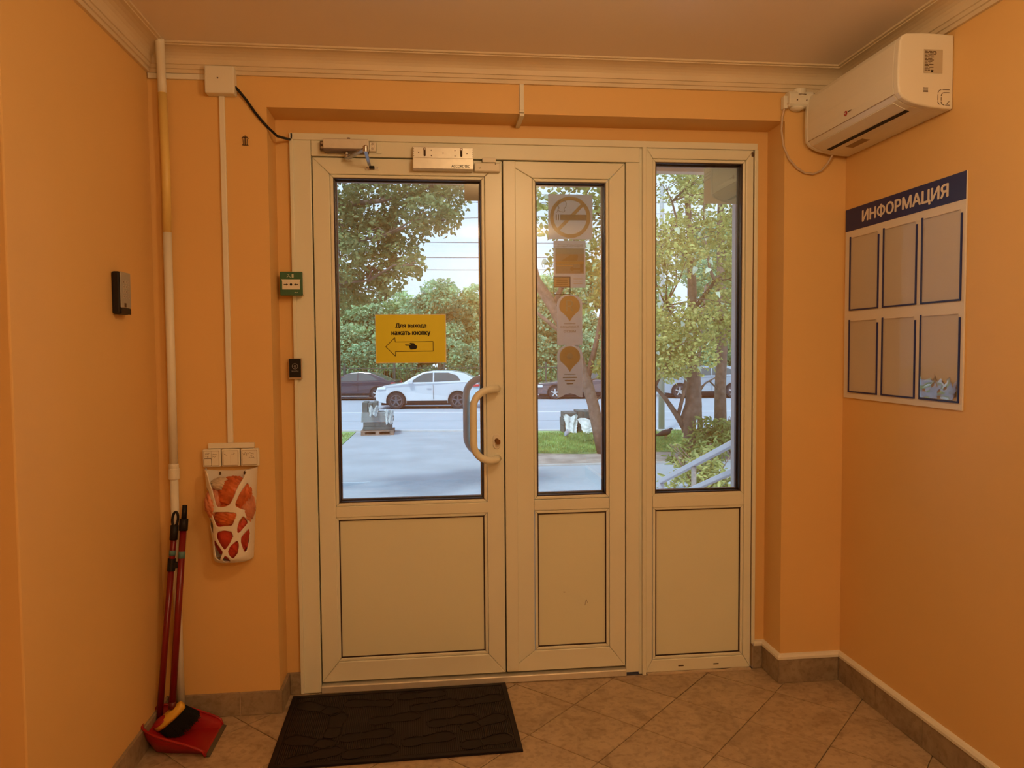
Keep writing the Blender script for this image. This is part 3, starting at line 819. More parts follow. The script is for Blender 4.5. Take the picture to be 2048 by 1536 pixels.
mb.build('web_shell', M_BASK, bk, smooth=True, solid=.003)
mbk = MB(); k = len(mbk.v)
bot = [bpos(.5-.5*math.cos(math.pi*i/24), 1.0) for i in range(25)]
mbk.prism([(p[0],p[1]) for p in bot], 'z', .598, .602).build('bottom', M_BASK, bk)
MB().prism([(-.302,.932),(-.278,.605),(-.142,.605),(-.120,.938),(-.15,.930),(-.205,.926),(-.26,.928)], 'y', -.006, 0).build('back_plate', M_BASK, bk)
for x in (-.253, -.166): MB().prism([(x-.003,.912),(x+.003,.912),(x+.0035,.918),(x+.001,.924),(x-.001,.924),(x-.0035,.918)], 'y', -.0085, -.006).build('screw', M_BROWN, bk)
# crumpled bags
def crumple(c, r, seed, n=46, amp=.22):
    rr = np.random.default_rng(seed)
    V = []; F = []
    ph = rr.uniform(0, 6.28, (10,3)); fr_ = rr.uniform(2, 9, (10,3))
    for j in range(n+1):
        th = math.pi*j/n
        for i in range(2*n):
            p = math.pi*i/n
            d = np.array([math.sin(th)*math.cos(p), math.sin(th)*math.sin(p), math.cos(th)])
            k = sum(abs(math.sin(float(fr_[q] @ d)+ph[q][0]+1.3*math.sin(float(fr_[q][1])*d[2]*1.7+ph[q][1])))/(1+q*.35) for q in range(10))/4.0
            s = 1-amp+amp*k*1.1
            V.append((c[0]+d[0]*r[0]*s, min(c[1]+d[1]*r[1]*s, -.008), c[2]+d[2]*r[2]*s))
    for j in range(n):
        for i in range(2*n):
            a = j*2*n+i; b = j*2*n+(i+1) % (2*n); F.append((a, b, b+2*n, a+2*n))
    return V, F
M_BAGS = [mat('orange_bag', (.86,.20,.055), .38, var=.25, vs=22, bump=.5, bs=45, transl=.25), mat('pink_bag', (.90,.34,.19), .38, var=.25, vs=22, bump=.5, bs=45, transl=.25), mat('red_bag', (.68,.07,.035), .38, var=.3, vs=22, bump=.5, bs=45, transl=.2), mat('clear_bag', (.80,.68,.52), .3, var=.12, vs=30, bump=.4, bs=60, transl=.3)]
for (c, r, mi, lab_) in (((-.206,-.050,.708),(.066,.037,.108),2,'dark red plastic bag crushed into the bottom of the basket'),
                        ((-.190,-.056,.850),(.062,.040,.066),0,'bright orange plastic bag bulging at the top of the basket'),
                        ((-.264,-.052,.815),(.034,.042,.060),1,'pale orange plastic bag poking out of the basket left side'),
                        ((-.150,-.046,.800),(.030,.034,.060),1,'pale orange plastic bag behind the basket right opening'),
                        ((-.208,-.062,.775),(.058,.038,.048),0,'orange plastic bag across the middle of the basket'),
                        ((-.235,-.052,.885),(.044,.030,.026),3,'clear plastic bag lying on top in the basket')):
    V, F = crumple(c, r, int(abs(c[0])*1e4+c[2]*1e3)); mb = MB(); mb.v = V; mb.f = F
    tag(mb.build('plastic_bag', M_BAGS[mi], smooth=True), lab_, 'bag', 'bags in the wall basket')

# ------------------------------------------------------------------ dustpan and broom
dp = thing('dustpan', 'red long-handled dustpan standing in the left corner', 'dustpan', (-.35,-.16,0))
nx, ny = 26, 22; mb = MB()
def panz(u, w):
    # u 0 back .. 1 lip, w 0..1 across
    side = max(0.0, abs(2*w-1)-.80)/.20; back = max(0.0, .22-u)/.22
    hs = (.078*(1-u)**.75+.012)*side**1.3 if u < .985 else 0
    hb = .080*back**1.5
    return .004+max(hs, hb)
for j in range(ny+1):
    for i in range(nx+1):
        u = i/nx; w = j/ny
        wid = .190+.020*u; back = max(0.0, 1-u/.42)
        ww = (w-.5)*wid*(.42+.58*math.sqrt(max(0.0, 1-back**2)))
        lift = panz(u, w)
        x = -.462+.215*u-.012*lift/.08*(1-u); y = -.165+ww*(1+.18*lift/.08)-.022*u
        mb.v.append((x, y, lift))
for j in range(ny):
    for i in range(nx): a = j*(nx+1)+i; mb.f.append((a, a+1, a+nx+2, a+nx+1))
mb.build('pan', M_RED, dp, smooth=True, solid=.005)
rim = [mb.v[i] for i in range(nx, -1, -1)]+[mb.v[j*(nx+1)] for j in range(1, ny+1)]+[mb.v[ny*(nx+1)+i] for i in range(1, nx+1)]
MB().tube(rim, .0048, 8).build('rim', M_RED, dp, smooth=True)
lipm = MB(); L0 = mb.v[nx]; L1 = mb.v[ny*(nx+1)+nx]
MB().hexa([(L0[0],L0[1],.001),(L0[0]+.014,L0[1],.001),(L1[0]+.014,L1[1],.001),(L1[0],L1[1],.001),(L0[0],L0[1],.007),(L0[0]+.012,L0[1],.003),(L1[0]+.012,L1[1],.003),(L1[0],L1[1],.007)]).build('rubber_lip', mat('rubber_lip', (.09,.075,.05), .6), dp)
def along(a, b, t): return tuple(a[i]+(b[i]-a[i])*t for i in range(3))
A, B = (-.452,-.128,.055), (-.396,-.062,.790)
MB().tube([A, along(A,B,.73)], .0110, 14).build('handle_tube', M_REDH, dp, smooth=True)
MB().tube([along(A,B,.70), along(A,B,.90)], .0105, 14).build('handle_upper_tube', M_REDH, dp, smooth=True)
MB().tube([along(A,B,.715), along(A,B,.775)], .0135, 14).build('clip_collar', M_DARK, dp, smooth=False)
a = along(A,B,.745); MB().box(a[0]+.008, a[0]+.030, a[1]-.010, a[1]+.006, a[2]-.012, a[2]+.010).build('clip', M_DARK, dp, bevel=.003)
MB().tube([along(A,B,.79), along(A,B,.815)], .0115, 14).build('sticker_band', mat('teal_band', (.10,.22,.24), .5), dp, smooth=True)
MB().tube([along(A,B,.865), along(A,B,.935)], .0135, 14).build('grip', M_DARK, dp, smooth=True)
ctr = along(A,B,.965); loop = []
for i in range(17):
    t = 2*math.pi*i/16; loop.append((ctr[0]+.0095*math.cos(t)+.0022*math.sin(t), ctr[1]+.002*math.sin(t), ctr[2]+.026*math.sin(t)))
MB().tube(loop, .0046, 8, cap=False).build('hanging_loop', M_DARK, dp, smooth=True)

br = thing('broom', 'red-handled broom with yellow head resting in the dustpan', 'broom', (-.385,-.14,.02))
A, B = (-.398,-.150,.118), (-.367,-.052,.812)
MB().tube([A, along(A,B,.87)], .0115, 14).build('stick', M_REDH, br, smooth=True)
MB().tube([along(A,B,.87), along(A,B,.93)], .0150, 14).build('grip', M_DARK, br, smooth=True)
MB().tube([along(A,B,.93), along(A,B,1.0)], [.0095,.0085], 12).build('grip_end', M_DARK, br, smooth=True)
MB().tube([along(A,B,.73), along(A,B,.765)], .0120, 14).build('sticker_band', mat('teal_band', (.10,.22,.24), .5), br, smooth=True)
MB().tube([(-.3985,-.151,.108), along(A,B,.02)], .0125, 14).build('socket', mat('dark_red', (.12,.01,.012), .4), br, smooth=True)
# head: slanted block from lower left to upper right
hc = Vector((-.405,-.155,.082)); hn = Vector((.52,.36,-.77)).normalized(); hd = Vector((.80,.22,.62)); hd = (hd-hn*hd.dot(hn)).normalized(); hw = hd.cross(hn)
mb = MB()
nseg = 14
def headring(t): return .030*math.sqrt(max(.02, 1-(2*t-1)**2*.75))
for s_ in range(nseg+1):
    t = s_/nseg; c = hc+hd*(t-.5)*.115; w = headring(t)
    for q in ((-1,-.35),(-.55,-1),(.55,-1),(1,-.35),(.95,.45),(-.95,.45)):
        p = c+hw*w*q[0]*.85+hn*.016*q[1]; mb.v.append(tuple(p))
for s_ in range(nseg):
    for q in range(6): mb.f.append((s_*6+q, s_*6+(q+1)%6, (s_+1)*6+(q+1)%6, (s_+1)*6+q))
mb.f.append(tuple(range(6))); mb.f.append(tuple(reversed(range(nseg*6, nseg*6+6))))
mb.build('head', mat('yellow_head', (.78,.45,.05), .4), br, smooth=True)
mb = MB()
ce = hc+hd*(-.032)-hn*.012
for s_ in range(7):
    a_ = math.pi/2*s_/6; rr_ = math.cos(a_); up = math.sin(a_)
    for q in range(18):
        an = 2*math.pi*q/18; mb.v.append(tuple(ce+hd*.029*rr_*math.cos(an)+hw*.021*rr_*math.sin(an)-hn*.008*up))
for s_ in range(6):
    for q in range(18): mb.f.append((s_*18+q, s_*18+(q+1)%18, (s_+1)*18+(q+1)%18, (s_+1)*18+q))
mb.build('red_insert', mat('insert_red', (.42,.02,.02), .4), br, smooth=True)
mb = MB(); rb = random.Random(2)
for _ in range(900):
    t = rb.random(); w = headring(t)*.8*rb.uniform(-1,1)
    b0 = hc+hd*(t-.5)*.108+hw*w+hn*.004; l = rb.uniform(.058,.072)
    tip = b0+hn*l+hd*(t-.5)*.03+hw*(w*.35)+Vector((0,0,-.004))
    if tip.z < .009: tip.z = .009+rb.random()*.004
    if b0.z < .009: b0.z = .012
    e = hw.cross(hn).normalized()*.0011; g = hw*.0011
    k = len(mb.v); mb.v += [tuple(b0-e), tuple(b0+e), tuple(tip+e), tuple(tip-e), tuple(b0-g), tuple(b0+g), tuple(tip+g), tuple(tip-g)]
    mb.f += [(k,k+1,k+2,k+3),(k+4,k+5,k+6,k+7)]
tag(mb.build('bristles', mat('bristle_black', (.012,.014,.014), .6), br), kind='stuff')

# ------------------------------------------------------------------ door mat
mt = thing('door_mat', 'dark ribbed rubber door mat with shoe-print relief', 'door mat', (.395,-.142,.0), math.radians(.9))
W2, D2 = .421, .258
M_RUB = mat('mat_rubber', (.012,.007,.008), .55, var=.25, vs=14, spec=.25)
MB().box(-W2, W2, -D2, D2, .0005, .006).build('base', M_RUB, mt, local=True)
MB().ring(rect(-W2,W2,-D2,D2), rect(-W2+.020,W2-.020,-D2+.020,D2-.020), 'z', .006, .0095).build('border', M_RUB, mt, local=True, bevel=.002)
foot = [(-.095,0),(-.090,.022),(-.070,.031),(-.045,.030),(-.020,.024),(.0,.025),(.030,.034),(.060,.036),(.085,.026),(.097,.004),(.090,-.020),(.065,-.032),(.030,-.031),(0,-.024),(-.020,-.022),(-.045,-.029),(-.070,-.029),(-.090,-.019)]
prints = [(.042,-.006,150),(.165,-.140,85),(.272,.012,172),(.375,-.122,8),(.590,-.168,8),(.735,-.020,12),(.285,-.231,8),(.501,-.284,10),(.723,-.190,25),(.708,-.324,12),(.304,-.349,6),(.525,-.038,10),(.085,-.250,160),(.475,.055,4),(.12,-.36,20)]
loc = []
ca, sa = math.cos(math.radians(-.9)), math.sin(math.radians(-.9))
inner = []
for x, y, a in prints:
    dx, dy = x-.395, y+.142; lx, ly = dx*ca-dy*sa, dx*sa+dy*ca
    lx = max(-W2+.115, min(W2-.115, lx)); ly = max(-D2+.06, min(D2-.06, ly))
    r_ = math.radians(a); P = [(lx+p*math.cos(r_)-q*math.sin(r_), ly+p*math.sin(r_)+q*math.cos(r_)) for p, q in foot]
    sc_ = lambda k: [(lx+(p*math.cos(r_)-q*math.sin(r_))*k, ly+(p*math.sin(r_)+q*math.cos(r_))*k) for p, q in foot]
    inner.append(sc_(1.04))
    o = MB().prism(sc_(.96), 'z', .006, .0082).build('shoe_print', M_RUB, mt, local=True, bevel=.001, seg=1)
    MB().ring(sc_(1.02), sc_(.95), 'z', .0082, .0098).build('print_rim', M_RUB, o, local=True)
    cc = [(-.022,-.026),(-.016,-.026),(-.016,.026),(-.022,.026)]
    MB().prism([(lx+p*math.cos(r_)-q*math.sin(r_), ly+p*math.sin(r_)+q*math.cos(r_)) for p, q in cc], 'z', .0082, .0096).build('heel_line', M_RUB, o, local=True)
mb = MB(); nr = 118
for i in range(nr):
    x = -W2+.024+(2*W2-.048)*i/(nr-1); y = -D2+.022; seg0 = None; st = .006
    while y < D2-.022:
        ok = not any(inside(x, y, P) for P in inner)
        if ok and seg0 is None: seg0 = y
        if (not ok or y+st >= D2-.022) and seg0 is not None:
            if y-seg0 > .008: mb.box(x-.0016, x+.0016, seg0, y, .006, .0088)
            seg0 = None
        y += st
tag(mb.build('ribs', mat('mat_ribs', (.022,.012,.011), .5, var=.3, vs=9, spec=.3), mt, local=True), kind='stuff')

# ------------------------------------------------------------------ hardware on the doors
dc = thing('door_closer', 'silver door closer with jointed arm at the door top', 'door closer', (.215,YF,2.13))
MB().box(.128, .300, YF-.052, YF-.002, 2.136, 2.174).build('body', M_ALU, dc, bevel=.003)
MB().box(.130, .298, YF-.050, YF-.004, 2.1290, 2.1358).build('dark_underside', mat('closer_dark', (.16,.11,.09), .5), dc)  # underside of the closer body in a darker colour
MB().box(.113, .1275, YF-.020, YF, 2.138, 2.172).build('end_plate', mat('closer_dark', (.16,.11,.09), .5), dc, bevel=.001)
ep = MB().box(.3005, .325, YF-.022, YF, 2.136, 2.172).build('end_plate', M_ALU, dc, bevel=.002)
MB().box(.326, .345, YF-.004, YF, 2.132, 2.174).build('backing_plate', M_PVC, dc, bevel=.001)
for x, z, y in ((.312,2.146,YF-.0235),(.312,2.163,YF-.0235),(.120,2.147,YF-.0215),(.120,2.164,YF-.0215)):
    MB().cyl((x,y,z), 'y', .0046, .0018, 14).build('screw', M_STEEL, dc)
MB().lathe((.214,YF-.026,2.129), 'z', [(.011,0),(.011,-.010),(.008,-.013),(.008,-.022)], 18).build('spindle', M_STEEL, dc, bevel=.0008)
MB().cyl((.222,YF-.024,2.174), 'z', .006, .010, 12).build('top_spindle', mat('closer_dark', (.16,.11,.09), .5), dc)
def bar(a, b, w, t, up=(0,0,1)):
    a, b = Vector(a), Vector(b); d = (b-a).normalized(); s = d.cross(Vector(up)).normalized()*w/2; n = s.cross(d).normalized()*t/2
    return MB().hexa([a-s-n, b-s-n, b+s-n, a+s-n, a-s+n, b-s+n, b+s+n, a+s+n])
M_ARM = mat('arm_steel', (.42,.45,.52), .3, .85)
bar((.214,YF-.026,2.104), (.296,YF-.150,2.112), .020, .006).build('main_arm', M_ARM, dc, bevel=.002)
MB().lathe((.296,YF-.150,2.100), 'z', [(.0105,0),(.0105,.020),(.007,.023)], 16).build('elbow_joint', M_STEEL, dc)
bar((.296,YF-.150,2.103), (.300,YF-.026,2.081), .013, .006).build('forearm', M_ARM, dc, bevel=.002)
sh = MB().box(.283, .335, YL-.006, YL, 2.070, 2.083).build('shoe', M_ALU, dc, bevel=.001)
MB().box(.298, .318, YL-.026, YL-.006, 2.0715, 2.0815).build('shoe_fork', M_DARK, sh, bevel=.002)
for x in (.289, .328): MB().cyl((x,YL-.008,2.0765), 'y', .0032, .002, 12).build('screw', M_STEEL, sh)

ml = thing('magnetic_lock', 'aluminium magnetic door lock with punched mounting plate', 'door lock', (.583,YF,2.07))
MB().box(.466, .702, YF-.012, YF-.0005, 2.112, 2.161).build('mounting_plate', M_ALU, ml, bevel=.001)
MB().box(.4665, .7015, YF-.030, YF-.0125, 2.112, 2.1545).build('upper_bracket', M_ALU, ml, bevel=.0015)
MB().box(.4665, .7015, YF-.044, YF-.0005, 2.068, 2.1105).build('magnet_bar', M_ALU, ml, bevel=.002)
yb_ = YF-.0308
for x in (.5125, .655):
    MB().prism(rrect(x-.0042,x+.0042,2.119,2.146,.004), 'y', yb_, yb_+.001).build('slot', M_GAP, ml)
    MB().lathe((x,YF-.030,2.1465), 'y', [(.0055,0),(.0055,-.004),(.003,-.006)], 16).build('screw', M_STEEL, ml)
for x, z in ((.489,2.134),(.538,2.143),(.538,2.122),(.584,2.132),(.630,2.143),(.630,2.122),(.677,2.132)):
    MB().cyl((x,yb_,z), 'y', .0022, .001, 10).build('hole', M_GAP, ml)
for x in (.4705, .6975):
    for q in range(4): MB().cyl((x,yb_,2.120+q*.009), 'y', .0013, .001, 8).build('hole', M_GAP, ml)
text('maker_name', 'ACCORDTEC', M_BLACK, ml, (.651,YF-.0446,2.0795), (1,0,0), (0,0,1), .073, .0105, .02, .2)

rs = thing('contact_sensor', 'small beige door contact sensor beside the magnetic lock', 'sensor', (.758,YL,2.067))
MB().box(.7065, .809, YL-.026, YL-.0003, 2.067, 2.1025).build('sensor_body', M_WHITE, rs, bevel=.005, seg=3)
MB().box(.738, .792, YF-.020, YF-.0005, 2.1035, 2.1215).build('magnet', M_WHITE, rs, bevel=.002)
MB().cyl((.789,YL-.0268,2.097), 'y', .002, .001, 10).build('hole', M_GAP, rs)
MB().ring([(.7275+.0035*math.cos(t),2.081+.0035*math.sin(t)) for t in [6.2832*i/14 for i in range(14)]], [(.7275+.0025*math.cos(t),2.081+.0025*math.sin(t)) for t in [6.2832*i/14 for i in range(14)]], 'y', YL-.0266, YL-.0258).build('ring_mark', M_BROWN, rs)

# green call point
cp = thing('call_point', 'green emergency door release box on the door frame', 'call point', (-.003,YF-.01,1.58))
yc0 = YF-.048
MB().box(-.040, .043, yc0+.010, YF-.0102, 1.580, 1.667).build('back_box', M_WHITE, cp, bevel=.004)
MB().prism(rrect(-.043,.042,1.578,1.669,.004), 'y', yc0, yc0+.0098).build('front_plate', M_GREEN, cp, bevel=.003)
el = MB().prism([(-.034,1.601),(.032,1.601),(.032,1.634),(.035,1.640),(-.037,1.640),(-.034,1.634)], 'y', yc0-.002, yc0-.0002).build('press_element', M_WHITE, cp, bevel=.001)
for s in (-1, 1):
    x0 = -.001+s*.027; x1 = -.001+s*.011
    MB().prism([(x0,1.6185),(x1+s*.006,1.6185),(x1+s*.006,1.6155),(x1,1.620),(x1+s*.006,1.6245),(x1+s*.006,1.6215),(x0,1.6215)], 'y', yc0-.0028, yc0-.002).build('arrow', M_BLACK, el)
MB().cyl((-.001,yc0-.0028,1.620), 'y', .0046, .0008, 18).build('dot', M_BLACK, el)
M_LG = mat('pale_green', (.62,.66,.52), .5)
MB().prism(rect(.002,.009,1.647,1.660), 'y', yc0-.0006, yc0-.0001).build('door_symbol', M_LG, cp)
line2('running_figure', [(-.016,1.648),(-.010,1.653),(-.006,1.650),(-.003,1.6475)], .0018, yc0-.0006, M_LG, cp, .0005)
line2('running_figure', [(-.013,1.658),(-.008,1.6565),(-.010,1.653)], .0018, yc0-.0006, M_LG, cp, .0005)
MB().prism([(-.028,1.589),(-.020,1.581),(.012,1.581),(.022,1.589)], 'y', yc0-.001, yc0-.0001).build('lower_lip', M_GREEN, cp)
line2('plate_mark', [(.011,1.589),(.015,1.591),(.019,1.589),(.023,1.591)], .0016, yc0-.0006, M_LG, cp, .0005)

# exit button
eb = thing('exit_button', 'small black touch exit button on the door frame', 'button', (.003,YF-.01,1.258))
MB().prism(rrect(-.0225,.0285,1.257,1.338,.002), 'y', YF-.022, YF-.0102).build('metal_back', mat('button_frame', (.55,.46,.36), .35, .6), eb, bevel=.001)
fp_ = MB().prism(rrect(-.0195,.0250,1.264,1.336,.002), 'y', YF-.0255, YF-.0221).build('black_face', M_DARK, eb, bevel=.001)
cx_, cz_ = .0030, 1.307
MB().ring([(cx_+.0112*math.cos(t),cz_+.0112*math.sin(t)) for t in [6.2832*i/24 for i in range(24)]], [(cx_+.0098*math.cos(t),cz_+.0098*math.sin(t)) for t in [6.2832*i/24 for i in range(24)]], 'y', YF-.0262, YF-.0255).build('ring_mark', mat('button_print', (.40,.38,.36), .5), fp_)
line2('hand_mark', [(cx_-.004,cz_-.001),(cx_-.002,cz_+.004),(cx_,cz_-.001),(cx_+.002,cz_+.004),(cx_+.004,cz_-.001),(cx_,cz_-.005),(cx_-.004,cz_-.001)], .0011, YF-.0262, mat('button_print', (.40,.38,.36), .5), fp_, .0006)
text('button_word', 'AccordTec', mat('button_print', (.40,.38,.36), .5), fp_, (cx_,YF-.0262,1.289), (1,0,0), (0,0,1), .027, .0045, .0)

# yellow notice
YG = YL+.031                                # room face of the door glass
yn = thing('exit_notice', 'yellow paper notice with arrow taped to the door glass', 'notice', (.448,YG,1.314))
MB().box(.3075, .5885, YG-.0012, YG-.0004, 1.3145, 1.5095).build('border', mat('notice_white', (.85,.78,.5), .5), yn)
MB().box(.3105, .5855, YG-.0018, YG-.0012, 1.3175, 1.5065).build('sheet', M_YEL, yn)
yt = YG-.0022
text('first_line', 'Для выхода', M_BLACK, yn, (.4490,yt,1.4635), (1,0,0), (0,0,1), .121, .0195, .045)
text('second_line', 'нажать кнопку', M_BLACK, yn, (.4485,yt,1.4315), (1,0,0), (0,0,1), .153, .0195, .045)
SX = lambda u: .3105+.275*(u-148)/1658
SZ = lambda v: 1.5065-.189*(v-210)/1160
line2('arrow_outline', [(SX(a_),SZ(b_)) for a_,b_ in ((372,985),(592,760),(600,868),(1508,862),(1508,1098),(605,1105),(600,1215),(372,985))], .0023, yt, M_BLACK, yn, .0004)
MB().prism([(SX(a_),SZ(b_)) for a_,b_ in ((830,938),(845,930),(975,938),(945,905),(955,893),(1050,900),(1085,945),(1122,965),(1122,1015),(1090,1050),(965,1060),(935,1005),(930,965),(845,962))], 'y', yt, yt+.0004).build('pointing_hand', M_BLACK, yn)

# ------------------------------------------------------------------ films on the outer side of the glass (seen from the back)
YO = YL+.0362
F_A = film_mat('film_back', (.78,.76,.78), .88, .42)
F_B = film_mat('film_print', (.76,.56,.34), .9, .3)
F_C = film_mat('film_grey', (.52,.50,.50), .82, .3)
F_D = film_mat('film_dark', (.44,.36,.28), .9, .22)
def film(name, lab_, cat, pts, base=F_A):
    c = (sum(p[0] for p in pts)/len(pts), YO, min(p[1] for p in pts))
    t = thing(name, lab_, cat, c)
    MB().prism(pts, 'y', YO, YO+.0006).build('film', base, t)
    return t
def circ(cx, cz, r, n=36): return [(cx+r*math.cos(6.28318*i/n), cz+r*math.sin(6.28318*i/n)) for i in range(n)]
ns = film('no_smoking_sticker', 'square no-smoking sticker at the top of the narrow door glass', 'sticker', rect(1.009,1.193,1.814,1.996))
cx_, cz_ = 1.100, 1.903; yo = YO-.0006
MB().ring(circ(cx_,cz_,.084), circ(cx_,cz_,.069), 'y', yo, yo+.0004).build('ring', F_B, ns)
line2('slash', [(cx_-.052,cz_-.052),(cx_+.052,cz_+.052)], .0135, yo-.0002, F_B, ns, .0003)
MB().box(1.058,1.168,yo-.0004,yo-.0002,1.891,1.914).build('cigarette', F_D, ns)
for x in (1.040, 1.049): MB().box(x,x+.0045,yo-.0004,yo-.0002,1.891,1.914).build('cigarette_tip', F_D, ns)
line2('smoke', [(1.044,1.922),(1.050,1.930),(1.058,1.926),(1.072,1.924),(1.078,1.929),(1.074,1.937),(1.082,1.946),(1.084,1.960),(1.076,1.970),(1.062,1.972),(1.051,1.964),(1.050,1.948),(1.054,1.940),(1.046,1.930)], .0022, yo-.0004, F_D, ns, .0002)
cs = film('camera_sticker', 'video surveillance sticker under the no-smoking sticker', 'sticker', rect(1.030,1.163,1.617,1.808))
MB().box(1.038,1.157,yo,yo+.0004,1.674,1.778).build('picture_field', F_C, cs)
text('mirrored_heading', 'ВИДЕОНАБЛЮДЕНИЕ', F_D, cs, (1.098,yo,1.788), (-1,0,0), (0,0,1), .105, .014)
MB().prism([(1.062,1.727),(1.100,1.751),(1.128,1.752),(1.132,1.745),(1.128,1.727)], 'y', yo-.0003, yo).build('camera_body', F_D, cs)
MB().box(1.042,1.157,yo-.0003,yo,1.714,1.724).build('band', F_B, cs)
MB().box(1.042,1.110,yo-.0003,yo,1.705,1.709).build('band', F_B, cs)
MB().prism(circ(1.107,1.693,.008,18), 'y', yo-.0003, yo).box(1.115,1.142,yo-.0003,yo,1.690,1.697).box(1.140,1.152,yo-.0003,yo,1.680,1.714).build('bracket', F_D, cs)
for q in range(3): MB().box(1.112,1.15,yo-.0003,yo,1.632+q*.010,1.634+q*.010).build('print_line', F_B, cs)
bs_ = thing('stencil_frame', 'small black-outlined label overlapping the surveillance sticker', 'sticker', (1.066,YO,1.59))
ys_ = YO-.0012
MB().ring(rect(1.0295,1.0995,1.588,1.662), rect(1.0325,1.0965,1.591,1.659), 'y', ys_, ys_+.0004).build('outline', M_BLACK, bs_)
MB().box(1.0325,1.0965,ys_,ys_+.0004,1.618,1.6215).build('cross_line', M_BLACK, bs_)
MB().box(1.0328,1.0962,ys_+.0001,ys_+.0004,1.6215,1.6585).build('paper', film_mat('pink_paper', (.74,.55,.44), .92, .3), bs_)
for q in range(3): MB().box(1.042,1.087,ys_-.0002,ys_,1.629+q*.009,1.6305+q*.009).build('print_line', M_BROWN, bs_)
for z0_, z1_, lab_, k in ((1.383,1.590,'upper map-pin award sticker, its pin holding a letter',0),(1.165,1.382,'lower map-pin award sticker, its pin holding a dot',1)):
    x0, x1 = 1.0435, 1.1485; xm = (x0+x1)/2; R_ = (x1-x0)/2
    pts = [(x1, z0_)]+[(xm+R_*math.cos(math.pi*i/16), z1_-R_*.72+R_*.72*math.sin(math.pi*i/16)) for i in range(17)]+[(x0, z0_)]
    if k: pts += [(x0+.014,z0_+.002),(x0+.03,z0_+.012),(xm,z0_+.018),(x1-.03,z0_+.012),(x1-.014,z0_+.002)]
    st = film('award_sticker', lab_, 'sticker', pts)
    zc = z1_-.048; r_ = .043
    pin = [(xm+r_*math.cos(math.radians(a_)), zc+r_*math.sin(math.radians(a_))) for a_ in range(-25, 206, 10)]+[(xm-.012,zc-.044),(xm,zc-.063),(xm+.012,zc-.044)]
    p_ = MB().prism(pin, 'y', yo, yo+.0004).build('map_pin', F_B, st)
    if k == 0: text('mirrored_letter', 'Я', F_A, p_, (xm,yo-.0003,zc+.002), (-1,0,0), (0,0,1), .030, .045, .0)
    else: MB().prism(circ(xm,zc+.002,.013,24), 'y', yo-.0003, yo).build('pin_dot', F_A, p_)
    if k == 0:
        text('mirrored_words', 'Хорошее', F_D, st, (xm,yo,zc-.086), (-1,0,0), (0,0,1), .080, .013, .012)
        text('mirrored_words', 'место', F_D, st, (xm,yo,zc-.104), (-1,0,0), (0,0,1), .050, .010, .012)
    MB().box(xm-.024,xm+.024,yo,yo+.0004,zc-.074,zc-.0715).build('print_line', F_D, st)
    if k:
        for q, hw_ in enumerate((.030,.022,.014)): MB().box(xm-hw_,xm+hw_,yo,yo+.0004,zc-.088-q*.013,zc-.083-q*.013).build('print_line', F_D, st)
film('plain_sticker', 'blank beige sticker in the upper corner of the wide door glass', 'sticker', rect(.6685,.741,1.964,2.052), film_mat('plain_film', (.60,.44,.27), .93, .25))
film('plain_sticker', 'blank beige square sticker in the upper corner of the side light', 'sticker', rect(1.665,1.806,1.966,2.112), film_mat('pale_film', (.90,.82,.68), .95, .42))
# ================================================================== outside
M_PAVE = mat('pavement', (.37,.41,.47), .85, var=.10, vs=1.2, bump=.2, bs=20, detail=8)
M_ROAD = mat('asphalt', (.40,.45,.53), .8, var=.06, vs=.6, detail=8)
M_GRASS = mat('lawn', (.27,.40,.15), .9, var=.3, vs=1.5, bump=.6, bs=30, detail=10)
M_DIRT = mat('bare_earth', (.36,.30,.27), .95, var=.3, vs=3, bump=.5, bs=15, detail=8)
M_CONC = mat('porch_concrete', (.48,.47,.47), .85, var=.1, vs=4)
M_LINE = mat('road_paint', (.85,.87,.92), .7, var=.05)
M_RAIL = mat('rail_paint', (.52,.55,.64), .5, var=.06, vs=20)

def rl_near(x): return 20.75-.15*x            # near kerb of the road
def rl_far(x): return 37.2-.165*x             # far kerb
tag(MB().box(-60, 70, .36, 80, GZ-.5, GZ-.02).build('ground', M_DIRT), 'bare earth under everything outside', kind='structure')
tag(MB().prism([(-14,5.4),(30,5.4),(30,13.15),(2.35,13.15),(2.35,rl_near(2.35)-.2),(-1.78,rl_near(-1.78)-.2),(-1.95,13.15),(-14,13.15)], 'z', GZ-.02, GZ).build('pavement', M_PAVE), 'pale paved forecourt and path leading to the road', kind='structure')
tag(MB().prism([(2.36,15.1),(3.2,15.3),(4.3,15.0),(5.6,15.2),(7,14.9),(9,15.1),(12,14.8),(30,15.0),(30,rl_near(30)-.22),(2.36,rl_near(2.36)-.22)], 'z', GZ-.02, GZ+.015).build('lawn_right', M_GRASS), 'green lawn right of the path', kind='structure')
tag(MB().prism([(-14,13.3),(-1.96,13.3),(-1.79,rl_near(-1.79)-.22),(-14,rl_near(-14)-.22)], 'z', GZ-.02, GZ+.015).build('lawn_left', M_GRASS), 'green lawn left of the path', kind='structure')
tag(MB().prism([(2.3,13.155),(30,13.155),(30,13.25),(2.3,13.25)], 'z', GZ-.02, GZ+.03).build('trim_7', M_CONC), 'kerb between pavement and lawn', kind='structure')
tag(MB().prism([(-60,rl_near(-60)),(70,rl_near(70)),(70,rl_far(70)),(-60,rl_far(-60))], 'z', GZ-.02, GZ+.004).build('road', M_ROAD), 'wide pale asphalt road', kind='structure')
tag(MB().prism([(-60,rl_near(-60)-.18),(70,rl_near(70)-.18),(70,rl_near(70)-.01),(-60,rl_near(-60)-.01)], 'z', GZ-.02, GZ+.05).build('trim_8', mat('kerb', (.62,.64,.68), .8)), 'pale kerb along the near road edge', kind='structure')
